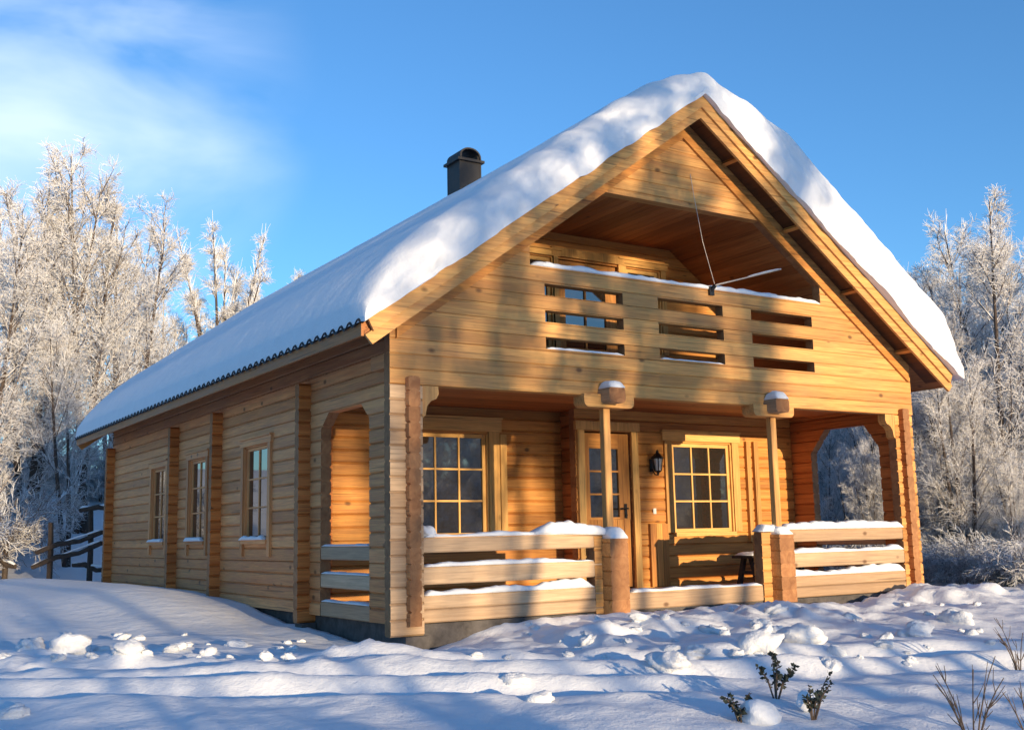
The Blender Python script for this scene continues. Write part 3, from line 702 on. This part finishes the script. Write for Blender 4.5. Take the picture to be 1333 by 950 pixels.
# flag pole with its cord
fp = empty('flag_pole', (3.86, -.10, 3.50), 'thin snow dusted flagpole slanting out from the balcony parapet', 'flagpole'); fp['org'] = [3.86, -.1, 3.5]
mb = MB(); mb.tube([(3.80, -.06, 3.47), (3.86, -.14, 3.515), (4.36, -.65, 3.64)], [.010, .009, .006], 8); mb.build('pole', [M['cord']], fp)
mb = MB(); mb.box((3.79, -.09, 3.40), (3.86, -.062, 3.50), 0, .5); mb.tube([(3.82, -.06, 3.44), (3.84, -.13, 3.51)], .024, 8); mb.build('bracket', [M['black']], fp)
snow_strip((4.1, -.385, 3.582), (4.36, -.65, 3.647),   .008, .012, 'dusting of snow on the slanting flagpole', 61, n=24, name='pole_snow')
mb = MB(); mb.tube([(3.60, -.065, 4.80), (3.62, -.085, 4.55), (3.70, -.11, 4.0), (3.82, -.14, 3.52)], .0032, 6); o = mb.build('cord', [M['cord']]); tag(o, 'pale cord hanging across the balcony opening down to the parapet', 'cord')

# ------------------------------------------------------------------ the land round the cabin
def ray(u, v):
    d = np.array([math.sin(YAW)*math.cos(PITCH), math.cos(YAW)*math.cos(PITCH), math.sin(PITCH)]); r = np.array([math.cos(YAW), -math.sin(YAW), 0]); up = np.cross(r, d)
    r2 = math.cos(ROLL)*r+math.sin(ROLL)*up; u2 = -math.sin(ROLL)*r+math.cos(ROLL)*up
    return d+r2*(u-666.5)/F-u2*(v-475.)/F
def at(u, v, dist):
    q = ray(u, v); q = q/math.hypot(q[0], q[1]); return CAM+q*dist
def on_ground(u, dist, dv=700):
    p = at(u, dv, dist); return np.array([p[0], p[1], float(ground_z(p[0], p[1]))])
def ground_hit(u, v):
    q = ray(u, v); q = q/math.hypot(q[0], q[1])
    for t in np.arange(3, 60, .02):
        p = CAM+q*t
        if p[2] <= float(ground_z(p[0], p[1])): return p
    return p

# fence in the snow behind the left corner
f0 = on_ground(66, 24.); fence = empty('fence', f0, 'old dark wooden rail fence half buried in snow behind the cabin', 'fence'); fence['org'] = list(f0)
posts = [(8, 24.6, 690), (66, 24., 680), (118, 23.4, 664), (170, 23., 660)]
for u, d, v in posts:
    b = on_ground(u, d); tp = at(u, v, d); mb = MB(); mb.tube([b-np.array((0, 0, .3)), (b+tp)/2+np.array((.015, 0, 0)), tp], [.06, .055, .05], 7); mb.build('post', [M['darkwood']], fence)
for (u0, v0, d0, u1, v1, d1) in ((47, 719, 24.1, 133, 692, 23.2), (42, 738, 24.2, 133, 706, 23.2), (104, 664, 23.5, 175, 658, 23), (-10, 726, 24.8, 20, 737, 24.4), (95, 735, 23.6, 140, 741, 23.2)):
    a, b = at(u0, v0, d0), at(u1, v1, d1); q1 = a*.66+b*.34+np.array((0, 0, .035)); q2 = a*.33+b*.67-np.array((0, 0, .045)); mb = MB(); mb.tube([a, q1, q2, b], [.048, .055, .045, .05], 7); mb.build('rail', [M['darkwood']], fence)
    snow_strip(a+np.array((0, 0, .03)), b+np.array((0, 0, .03)), .035, .04, 'snow lying along a rail of the old fence', int(abs(u0))+70, n=20, group='snow on the fence rails', name='fence_snow')

# clods of dug snow
cl = []
for k in range(5):
    o = lump('snow_clod', (0, 0, 0), 1., None, 80+k, squash=.65, rough=1.1, fr=1.8); cl.append(o)
used = set()
def clod(x, y, r):
    k = random.randrange(5); o = cl[k] if k not in used else cl[k].copy()
    if k in used: COL.objects.link(o)
    used.add(k); o.location = (x, y, float(ground_z(x, y))+r*.02); o.scale = (r*random.uniform(.8, 1.3), r*random.uniform(.7, 1.1), r*random.uniform(.7, 1.0)); o.rotation_euler = (random.uniform(-.4, .4), random.uniform(-.4, .4), random.uniform(0, 6))
    tag(o, 'clod of dug up snow lying in front of the cabin', 'snow clod', 'snow clods thrown up in front of the cabin')
for (u, v, s) in ((985, 828, 55), (870, 855, 50), (1040, 822, 62), (1190, 818, 44), (1245, 800, 40), (835, 800, 26), (930, 815, 36), (905, 845, 40), (700, 905, 34), (672, 880, 30), (85, 836, 46), (40, 838, 34), (165, 840, 36), (310, 835, 34), (230, 838, 22), (345, 852, 22), (380, 842, 18), (1110, 800, 26), (1150, 835, 26), (765, 830, 22), (740, 850, 18), (1010, 790, 22), (960, 850, 22), (1090, 845, 24), (620, 850, 18), (270, 845, 26), (15, 925, 40)):
    p = ground_hit(u, v+s*.2); d = np.linalg.norm(p-CAM); clod(p[0], p[1], s/F*d*.5)
for i in range(70):
    u, v = (random.uniform(640, 1290), random.uniform(785, 870)) if i < 50 else (random.uniform(0, 420), random.uniform(825, 862))
    p = ground_hit(u, v); clod(p[0], p[1], random.uniform(.025, .075))

# evergreen sprigs and dry twigs sticking out of the foreground snow
def sprig(u, v, h, label, seed, n=26):
    p = ground_hit(u, v); rnd = random.Random(seed); mb = MB()
    st = []
    for i in range(6):
        a = rnd.uniform(0, 6.28); tip = p+np.array((math.cos(a)*h*.5, math.sin(a)*h*.5, h*rnd.uniform(.5, 1.05))); mid = (p+tip)/2+np.array((0, 0, h*.1))
        mb.tube([p-np.array((0, 0, .05)), mid, tip], [.006, .005, .003], 5, 1); st.append((p, mid, tip))
    for a, b, c in st:
        for j in range(n):
            t = min(1.04, rnd.choice((.45, .72, .98))+rnd.gauss(0, .08)); q = (a*(1-t)+b*t if t < .5 else b*(1-min(t, 1))*1.+c*min(t, 1)) if False else a*(1-t)**2+2*b*t*(1-t)+c*t*t
            d = np.array((rnd.gauss(0, 1), rnd.gauss(0, 1), rnd.gauss(.3, .7))); d /= np.linalg.norm(d); s_ = np.cross(d, (rnd.gauss(0, 1), rnd.gauss(0, 1), rnd.gauss(0, 1))); s_ /= np.linalg.norm(s_); L_ = rnd.uniform(.018, .042)
            mb.add([q, q+d*L_*.5+s_*L_*.32, q+d*L_, q+d*L_*.5-s_*L_*.32], [[0, 1, 2, 3]], 0, rnd.random())
    o = mb.build('evergreen_sprig', [M['leaf'], M['stalk']], recalc=False); tag(o, label, 'plant'); return p
p = sprig(1010, 908, .25, 'tallest dark leafy sprig standing in the foreground snow', 1, 34)
p2 = sprig(1058, 936, .23, 'dark leafy sprig wrapped round a snow clump in the foreground', 2, 24)
p3 = sprig(965, 940, .16, 'low dark leafy sprig left of a snow mound in the foreground', 3, 20)
q = ground_hit(988, 938); lump('snow_mound', q+np.array((0, 0, .03)), .115, 'rounded snow mound on a bush between the leafy sprigs', 6, squash=.75, rough=.7, fr=1.3)
q = ground_hit(1050, 925); lump('snow_mound', q+np.array((0, 0, .06)), .06, 'small snow mound on the sprig right of the tallest one', 7, squash=1.0, rough=.7, fr=1.3)
def curve_pts(a, b, c, k): t = np.linspace(0, 1, k)[:, None]; return a*(1-t)**2+2*b*t*(1-t)+c*t*t
def dry_shrub(u, v, dist, h, label, seed, n=7):
    rnd = random.Random(seed); p = on_ground(u, dist); mb = MB()
    for i in range(n):
        a = rnd.uniform(0, 6.28); L_ = h*rnd.uniform(.55, 1.); tip = p+np.array((math.cos(a)*L_*.45, math.sin(a)*L_*.45, L_)); mid = p+np.array((math.cos(a)*L_*.12, math.sin(a)*L_*.12, L_*.55))
        pts = curve_pts(p-np.array((0, 0, .1)), mid, tip, 6); mb.tube(pts, list(np.linspace(.006, .0022, 6)), 5)
        for j in range(5):
            k = rnd.randrange(1, 5); q = pts[k]; d = (pts[k+1]-pts[k]); d /= np.linalg.norm(d); s_ = np.array((rnd.gauss(0, 1), rnd.gauss(0, 1), rnd.gauss(.2, .5))); s_ /= np.linalg.norm(s_); l2 = L_*rnd.uniform(.15, .35)
            mb.tube([q, q+(d*.7+s_*.5)*l2*.5, q+(d*.9+s_*.5)*l2], [.003, .0025, .0015], 4)
    o = mb.build('dry_shrub', [M['stalk']]); tag(o, label, 'shrub')
dry_shrub(1245, 940, 6.3, .50, 'bare brown twigs of a low shrub rising in the foreground right', 5)
dry_shrub(1318, 940, 6.6, .42, 'sparse bare twigs at the very edge of foreground snow', 6, 5)
dry_shrub(1312, 850, 9.2, .40, 'small bare shrub in the snow beyond the foreground twigs', 8, 6)

# ------------------------------------------------------------------ trees white with hoar frost
def unit(v): return v/np.maximum(np.linalg.norm(v, axis=-1, keepdims=True), 1e-9)
class Curves:
    """quadratic curves with radii, vectorised"""
    def __init__(s, a, b, c, r0, r1): s.a, s.b, s.c, s.r0, s.r1 = a, b, c, r0, r1
    def pos(s, i, t): t = t[:, None]; return s.a[i]*(1-t)**2+2*s.b[i]*t*(1-t)+s.c[i]*t*t
    def tan(s, i, t): t = t[:, None]; return unit(2*(1-t)*(s.b[i]-s.a[i])+2*t*(s.c[i]-s.b[i]))
def spawn(rg, par, n, t0, t1, length, ang, up, bend, r0, r1, lenfall=.5):
    m = len(par.a); i = np.repeat(np.arange(m), n); N_ = len(i); t = rg.uniform(t0, t1, N_)
    p = par.pos(i, t); tg = par.tan(i, t); rp = unit(np.cross(tg, rg.normal(size=(N_, 3)))); an = R(ang)*rg.uniform(.6, 1.3, N_)[:, None]
    d = tg*np.cos(an)+rp*np.sin(an); d[:, 2] += up; d = unit(d)
    pl = np.linalg.norm(par.c[i]-par.a[i], axis=1)
    L_ = length(pl, t, rg.uniform(.65, 1.2, N_)); L_ = L_[:, None]
    mid = p+d*L_*.5+rg.normal(size=(N_, 3))*L_*.06; end = p+d*L_+rg.normal(size=(N_, 3))*L_*.08; end[:, 2] += bend*L_[:, 0]
    return Curves(p, mid, end, np.full(N_, r0) if np.isscalar(r0) else r0, np.full(N_, r1))
def tubes(cs, sides, segs):
    n = len(cs.a); t = np.linspace(0, 1, segs+1); V = []
    ang = np.linspace(0, 2*math.pi, sides, endpoint=False)
    pts = cs.a[:, None]*((1-t)**2)[None, :, None]+2*cs.b[:, None]*(t*(1-t))[None, :, None]+cs.c[:, None]*(t*t)[None, :, None]
    tg = unit(cs.c-cs.a); ref = np.where(np.abs(tg[:, 2:3]) < .9, np.array([[0, 0, 1.]]), np.array([[1., 0, 0]])); u = unit(np.cross(tg, ref)); w = np.cross(tg, u)
    rad = cs.r0[:, None]*(1-t)[None]+cs.r1[:, None]*t[None]
    V = pts[:, :, None]+rad[:, :, None, None]*(np.cos(ang)[None, None, :, None]*u[:, None, None]+np.sin(ang)[None, None, :, None]*w[:, None, None])
    idx = np.arange(n*(segs+1)*sides).reshape(n, segs+1, sides); nx_ = np.roll(idx, -1, axis=2)
    Fq = np.stack([idx[:, :-1], nx_[:, :-1], nx_[:, 1:], idx[:, 1:]], -1).reshape(-1, 4)
    return V.reshape(-1, 3), Fq
def join(parts):
    V = []; Fq = []; mi = []; o = 0
    for v, f, m in parts: V.append(v); Fq.append(f+o); mi.append(np.full(len(f), m)); o += len(v)
    return np.concatenate(V), np.concatenate(Fq), np.concatenate(mi)
def birch_curves(seed, h, stems, nl=26, nb=9, ntw=7, spread=.26, twr=.010, t_lo=.16, lean=.12, fan=0):
    rg = np.random.default_rng(seed); a = np.zeros((stems, 3)); a[:, :2] = rg.normal(size=(stems, 2))*.12*(stems > 1)
    top = np.zeros((stems, 3)); top[:, :2] = rg.normal(size=(stems, 2))*h*lean; top[:, 2] = h*rg.uniform(.78, 1., stems); top[0, 2] = h
    if fan:
        az = np.arange(stems)*2*math.pi/stems+rg.normal(size=stems)*.3; top[:, 0] = np.cos(az)*h*fan*rg.uniform(.5, 1.1, stems); top[:, 1] = np.sin(az)*h*fan*rg.uniform(.5, 1.1, stems)
    mid = (a+top)/2+rg.normal(size=(stems, 3))*h*.035
    if fan: mid[:, :2] = top[:, :2]*.22
    st = Curves(a-np.array([0, 0, .3]), mid, top, np.full(stems, .012*h), np.full(stems, .012))
    prof = lambda pl, t, r: h*spread*r*np.clip(1.15-t, .12, 1)**.75*np.clip(t*3.2, .35, 1)
    li = spawn(rg, st, nl, t_lo, .97, prof, 44, .30, .12, .024, .008)
    br = spawn(rg, li, nb, .15, 1., lambda pl, t, r: np.maximum(.22*h/8, pl*.45*r*(1.1-t*.5)), 46, .10, .02, .010, .005)
    tw = spawn(rg, br, ntw, .1, 1., lambda pl, t, r: np.maximum(.14, .24*r+.12*pl), 54, .06, -.10, twr, twr*.5)
    tp = spawn(rg, st, 40, .72, 1., lambda pl, t, r: .05*h*r, 30, .5, .1, .010, .005)
    return st, li, br, tw, tp
def birch(name, seed, h, stems=1, **kw):
    st, li, br, tw, tp = birch_curves(seed, h, stems, **kw)
    root = empty(name, (0, 0, 0))
    v, f = tubes(st, 8, 7); np_mesh('trunk', v, f, [M['bark']], parent=root)
    v1, f1 = tubes(li, 5, 4); v2, f2 = tubes(br, 3, 3); v3, f3 = tubes(tw, 3, 2); v4, f4 = tubes(tp, 3, 2)
    v, f, mi = join([(v1, f1, 0), (v2, f2, 0), (v3, f3, 1), (v4, f4, 1)]); np_mesh('crown', v, f, [M['limb'], M['twig']], mi, parent=root)
    return root
def copy_tree(root):
    c = root.copy(); COL.objects.link(c)
    for ch in root.children: d = ch.copy(); d.parent = c; COL.objects.link(d)
    return c
protos = {}; top_of = {}
PSPEC = {'broad': dict(seed=11, h=10., stems=4, nl=22, nb=10, ntw=11, spread=.30, lean=.085, twr=.0068), 'tall': dict(seed=23, h=10., stems=2, nl=36, nb=10, ntw=11, spread=.28, lean=.045, twr=.0068),
         'slim': dict(seed=37, h=10., stems=1, nl=54, t_lo=.05, nb=10, ntw=12, spread=.24, lean=.03, twr=.0065), 'vase': dict(seed=41, h=10., stems=7, nl=18, nb=8, ntw=9, spread=.085, fan=.17, t_lo=.30, twr=.0075),
         'ragged': dict(seed=53, h=10., stems=2, nl=28, nb=10, ntw=11, spread=.33, lean=.09, t_lo=.08, twr=.0068)}
first_use = set()
def put_tree(kind, u, dist, vtop, label, group=None, rot=None, wide=1.):
    if kind not in protos: protos[kind] = birch('birch_tree', **PSPEC[kind]); top_of[kind] = max(np.percentile([v.co.z for v in ch.data.vertices], 99.97) for ch in protos[kind].children)
    o = protos[kind] if kind not in first_use else copy_tree(protos[kind]); first_use.add(kind)
    b = on_ground(u, dist); h = at(u, vtop, dist)[2]-b[2]; s_ = h/top_of[kind]
    o.location = b; o.scale = (s_*wide, s_*wide, s_); o.rotation_euler = (0, 0, random.uniform(0, 6.28) if rot is None else rot); tag(o, label, 'tree', group); return o
LEFT = [('broad', 28, 30, 196, 'broad frosted birch with sunlit crown at the left edge of the view'), ('tall', 108, 31, 190, 'tallest frosted birch left of the cabin, its top glowing in the sun'),
        ('ragged', 158, 34, 248, 'frosted birch with rounded crown right of the tallest left birch'), ('broad', 186, 37, 335, 'lower frosted birch just before the gap in the left trees'),
        ('vase', 287, 40, 292, 'slender vase shaped frosted tree alone above the roof snow'), ('slim', 366, 52, 348, 'tip of a far frosted tree just clearing the roof snow'),
        ('tall', -38, 27, 262, 'frosted birch cut off by the left picture edge'), ('tall', 68, 38, 250, 'frosted birch behind the two tallest left birches'),
        ('ragged', 222, 42, 405, 'small frosted birch tucked behind the roof edge snow'), ('broad', 318, 46, 348, 'faint frosted crown right behind the vase shaped tree'), ('tall', 10, 40, 260, 'frosted birch deep behind the broad left birch'),
        ('broad', 135, 44, 300, 'wide frosted crown filling the back of the left trees'), ('ragged', 85, 27, 400, 'short frosted birch in front of the tall left birches'), ('ragged', 196, 29, 475, 'thin young birch close behind the roof corner')]
for k, u, d, v, lb in LEFT: put_tree(k, u, d, v, lb)
put_tree('ragged', 258, 43, 405, 'low frosted thicket tree at foot of the vase shaped tree', wide=1.2)
RIGHT = [('slim', 1308, 20, 242, 'tallest frosted birch at right with slender pale trunk'), ('ragged', 1236, 22, 322, 'grey frosted birch beside the right roof corner'), ('tall', 1195, 26, 345, 'frosted birch partly hidden by the right roof corner'),
         ('ragged', 1270, 27, 290, 'frosted birch between the two front birches at right'), ('broad', 1345, 24, 262, 'frosted birch cut by the right picture edge')]
for k, u, d, v, lb in RIGHT: put_tree(k, u, d, v, lb)
kinds = ['slim', 'tall', 'ragged', 'broad']
for i in range(54):
    u = random.uniform(1035, 1350); d = random.uniform(18.5, 44); v = random.uniform(345, 470) if u > 1180 else random.uniform(400, 480)
    put_tree(kinds[i % 4], u, d, v+random.uniform(0, 40), 'frosted birch in the dense grey thicket right of the cabin', 'birches of the thicket right of the cabin')
for i in range(12): put_tree(kinds[i % 4], random.uniform(1365, 1850), random.uniform(20, 38), random.uniform(330, 430), 'frosted birch in the dense grey thicket right of the cabin', 'birches of the thicket right of the cabin')
# shrubs bowed with snow
def shrub(seed):
    rg = np.random.default_rng(seed); n = 26; a = rg.normal(size=(n, 3))*.12; a[:, 2] = -.15; az = rg.uniform(0, 6.28, n); L_ = rg.uniform(.7, 1.3, n)
    out = np.stack([np.cos(az), np.sin(az), 0*az], -1); mid = a+out*(L_*.35)[:, None]; mid[:, 2] = L_*1.0; end = a+out*(L_*.95)[:, None]; end[:, 2] = L_*rg.uniform(.45, 1.15, n)
    st = Curves(a, mid, end, np.full(n, .010), np.full(n, .004)); br = spawn(rg, st, 16, .2, 1., lambda pl, t, r: .36*r*pl*.8, 40, .15, -.08, .006, .004); tw = spawn(rg, br, 13, .1, 1., lambda pl, t, r: .12*r+.1*pl, 42, .05, -.05, .0052, .003)
    v1, f1 = tubes(st, 5, 5); v2, f2 = tubes(br, 3, 3); v3, f3 = tubes(tw, 3, 2); v, f, mi = join([(v1, f1, 0), (v2, f2, 0), (v3, f3, 0)])
    return np_mesh('snowy_shrub', v, f, [M['shrubtwig']], mi)
shr = [shrub(100+i) for i in range(4)]; su = set()
def put_shrub(u, dist, h, label, group):
    k = random.randrange(4); o = shr[k] if k not in su else shr[k].copy()
    if k in su: COL.objects.link(o)
    su.add(k); o.location = on_ground(u, dist)-np.array((0, 0, .28*h)); s_ = h*1.28/1.15; o.scale = (s_*random.uniform(.9, 1.3), s_*random.uniform(.9, 1.3), s_); o.rotation_euler = (0, 0, random.uniform(0, 6.28)); tag(o, label, 'shrub', group)
for i in range(10):
    put_shrub(random.uniform(-130, -30), random.uniform(27, 33), random.uniform(.8, 1.3), 'snow laden shrub in the blue shade under the left birches', 'shrubs under the left birches')
for i in range(7): put_shrub(random.uniform(20, 135), random.uniform(35, 39), random.uniform(.6, 1.0), 'snow laden shrub on the slope behind the old fence', 'shrubs on the slope behind the fence')
put_shrub(-42, 24.8, 1.3, 'arching snow bowed shrub nearest the fence at left', None)
for i, (u, v) in enumerate(((4, 545), (38, 560), (70, 540), (98, 575), (128, 560), (-30, 520))): put_tree(('ragged', 'broad')[i % 2], u, 33.5+i % 3*1.5, v, 'young frosted birch in blue shade on the slope behind the fence', 'young birches behind the fence')
for i in range(20): put_tree(('ragged', 'slim', 'broad')[i % 3], random.uniform(1050, 1345), random.uniform(18.5, 25), random.uniform(540, 620), 'young frosted birch at the front of the right thicket', 'young birches of the right thicket')
for i in range(22):
    put_shrub(random.uniform(1040, 1360), random.uniform(18.5, 28), random.uniform(.35, .65), 'snow dusted shrub in the undergrowth right of the cabin', 'undergrowth right of the cabin')
for i in range(5): put_shrub((1222, 1250, 1290, 1325, 1350)[i], (18.5, 17.6, 17.2, 17.8, 16.6)[i], (.5, .45, .5, .55, .6)[i], 'low snowy bush at the front edge of the right undergrowth', 'undergrowth front edge')

# wood on the sunny side of the clearing (seen in the window panes); its shade dapples the snow and the gable
def low_birch(rg, x, y, h, nl, nb, nt, sp, r, tl):
    st, li, br, tw, tp = birch_curves(int(rg.integers(1e6)), h, 1 if rg.random() < .6 else 2, nl=nl, nb=nb, ntw=nt, spread=sp, twr=r, t_lo=tl)
    o = np.array([x, y, float(ground_z(x, y, False))]); P = []
    for c, s_, g_ in ((st, 6, 4), (li, 3, 2), (br, 3, 1), (tw, 3, 1)):
        v, f = tubes(c, s_, g_); P.append((v+o, f, 0))
    return join(P)
rg = np.random.default_rng(5); P = []
WOOD = []
for i in range(85):
    x = rg.uniform(-34, 44); y = rg.uniform(-48, -18)
    if -1.5 < x < 11.8: continue
    WOOD.append((x, y, rg.uniform(5.5, 8) if x < 0 else rg.uniform(8, 11), 24, 7, 4, .24, .030, .24))
for x, y, h, nl in ((-.6, -24, 8.5, 14), (.5, -31, 9.5, 14), (1.3, -22, 9, 12), (2.2, -28, 10, 17), (3.1, -24, 9.5, 26), (3.9, -33, 10.5, 28), (4.5, -26, 9.5, 26), (5.0, -38, 11, 26), (2.7, -42, 11, 16), (.2, -44, 10.5, 12), (7.5, -29, 8., 4)):
    WOOD.append((x, y, h, nl, 6, 3, .17, .026, .46))
for i in range(22):
    x, y = rg.uniform(12.5, 34), rg.uniform(-27, -15); WOOD.append((x, y, rg.uniform(6.5, 9.5), 26, 7, 4, .26, .03, .10))
for i in range(14):
    x, y = rg.uniform(10.5, 34), rg.uniform(-24, -14); WOOD.append((x, y, rg.uniform(2.4, 3.4), 24, 8, 4, .5, .028, .10))
for i in range(3):
    x, y = rg.uniform(-12, -2.5), rg.uniform(-30, -20); WOOD.append((x, y, rg.uniform(5, 6.5), 24, 7, 4, .28, .03, .30))
for i in range(34):
    x = rg.uniform(-30, 38)
    WOOD.append((x, rg.uniform(-30, -16), rg.uniform(1.4, 2.2) if -7 < x < 9 else rg.uniform(2.2, 3.2), 20, 7, 4, .5, .026, .12))
for a in WOOD: v, f, mi = low_birch(rg, *a); P.append((v, f, 0))
v, f, mi = join(P); o = np_mesh('woods', v, f, [M['twig']], mi); tag(o, 'frosted birch wood across the clearing, mirrored in the window panes', 'wood', kind='stuff')

# ------------------------------------------------------------------ light, sky, camera
SUN_EL, SUN_AZ = R(5.0), R(1.5)
sd = Vector((math.sin(SUN_AZ)*math.cos(SUN_EL), -math.cos(SUN_AZ)*math.cos(SUN_EL), math.sin(SUN_EL)))
sl = bpy.data.lights.new('sun', 'SUN'); sl.energy = 2.55; sl.angle = R(.5); sl.color = (1., .77, .47)
so = bpy.data.objects.new('sun', sl); COL.objects.link(so); so.rotation_euler = sd.to_track_quat('Z', 'Y').to_euler()
W = bpy.data.worlds.new('World'); S.world = W; W.use_nodes = True; nt = W.node_tree; L = nt.links.new
bg = nt.nodes['Background']; sky = N(nt, 'ShaderNodeTexSky'); sky.sky_type = 'NISHITA'; sky.sun_disc = False
sky.sun_elevation = SUN_EL; sky.sun_rotation = R(180)-SUN_AZ; sky.altitude = 600; sky.air_density = 1.0; sky.dust_density = .25; sky.ozone_density = 3.9
bg.inputs['Strength'].default_value = .145
# thin cirrus high on the left
tc = N(nt, 'ShaderNodeTexCoord'); cd = ray(70, 120); cd = cd/np.linalg.norm(cd)
dt = N(nt, 'ShaderNodeVectorMath', operation='DOT_PRODUCT'); L(tc.outputs['Generated'], dt.inputs[0]); dt.inputs[1].default_value = tuple(cd)
mr = N(nt, 'ShaderNodeMapRange'); mr.interpolation_type = 'SMOOTHSTEP'; mr.inputs['From Min'].default_value = math.cos(R(13)); mr.inputs['From Max'].default_value = math.cos(R(1)); L(dt.outputs['Value'], mr.inputs['Value'])
mp = N(nt, 'ShaderNodeMapping'); mp.inputs['Scale'].default_value = (3, 3, 6); L(tc.outputs['Generated'], mp.inputs[0])
cn = N(nt, 'ShaderNodeTexNoise', Scale=1.7, Detail=5., Roughness=.48, Distortion=.3); L(mp.outputs[0], cn.inputs['Vector'])
cr = ramp(nt, [(.36, 0.), (.68, 1.)], cn.outputs[0]); cm = N(nt, 'ShaderNodeMath', operation='MULTIPLY'); L(cr.outputs[0], cm.inputs[0]); L(mr.outputs[0], cm.inputs[1])
cm2 = N(nt, 'ShaderNodeMath', operation='MULTIPLY'); L(cm.outputs[0], cm2.inputs[0]); cm2.inputs[1].default_value = .50
L(mix(nt, sky.outputs[0], (3.6, 3.9, 4.3), cm2.outputs[0]), bg.inputs['Color'])

cam = bpy.data.cameras.new('camera'); cam.sensor_fit = 'HORIZONTAL'; cam.sensor_width = 36; cam.lens = F/1333*36; cam.clip_end = 3000
co = bpy.data.objects.new('camera', cam); COL.objects.link(co)
d = Vector((math.sin(YAW)*math.cos(PITCH), math.cos(YAW)*math.cos(PITCH), math.sin(PITCH))); r = Vector((math.cos(YAW), -math.sin(YAW), 0)); up = r.cross(d)
r2 = r*math.cos(ROLL)+up*math.sin(ROLL); u2 = -r*math.sin(ROLL)+up*math.cos(ROLL)
mt = Matrix((r2, u2, -d)).transposed().to_4x4(); mt.translation = Vector(CAM); co.matrix_world = mt; S.camera = co
for o_ in S.objects:
    if 'org' in o_: del o_['org']
vs_ = S.view_settings; vs_.view_transform = 'Standard'; vs_.look = 'None'; vs_.exposure = 1.42; vs_.gamma = 1.0
S.render.engine = 'CYCLES'; S.cycles.max_bounces = 6; S.cycles.diffuse_bounces = 3; S.cycles.glossy_bounces = 2
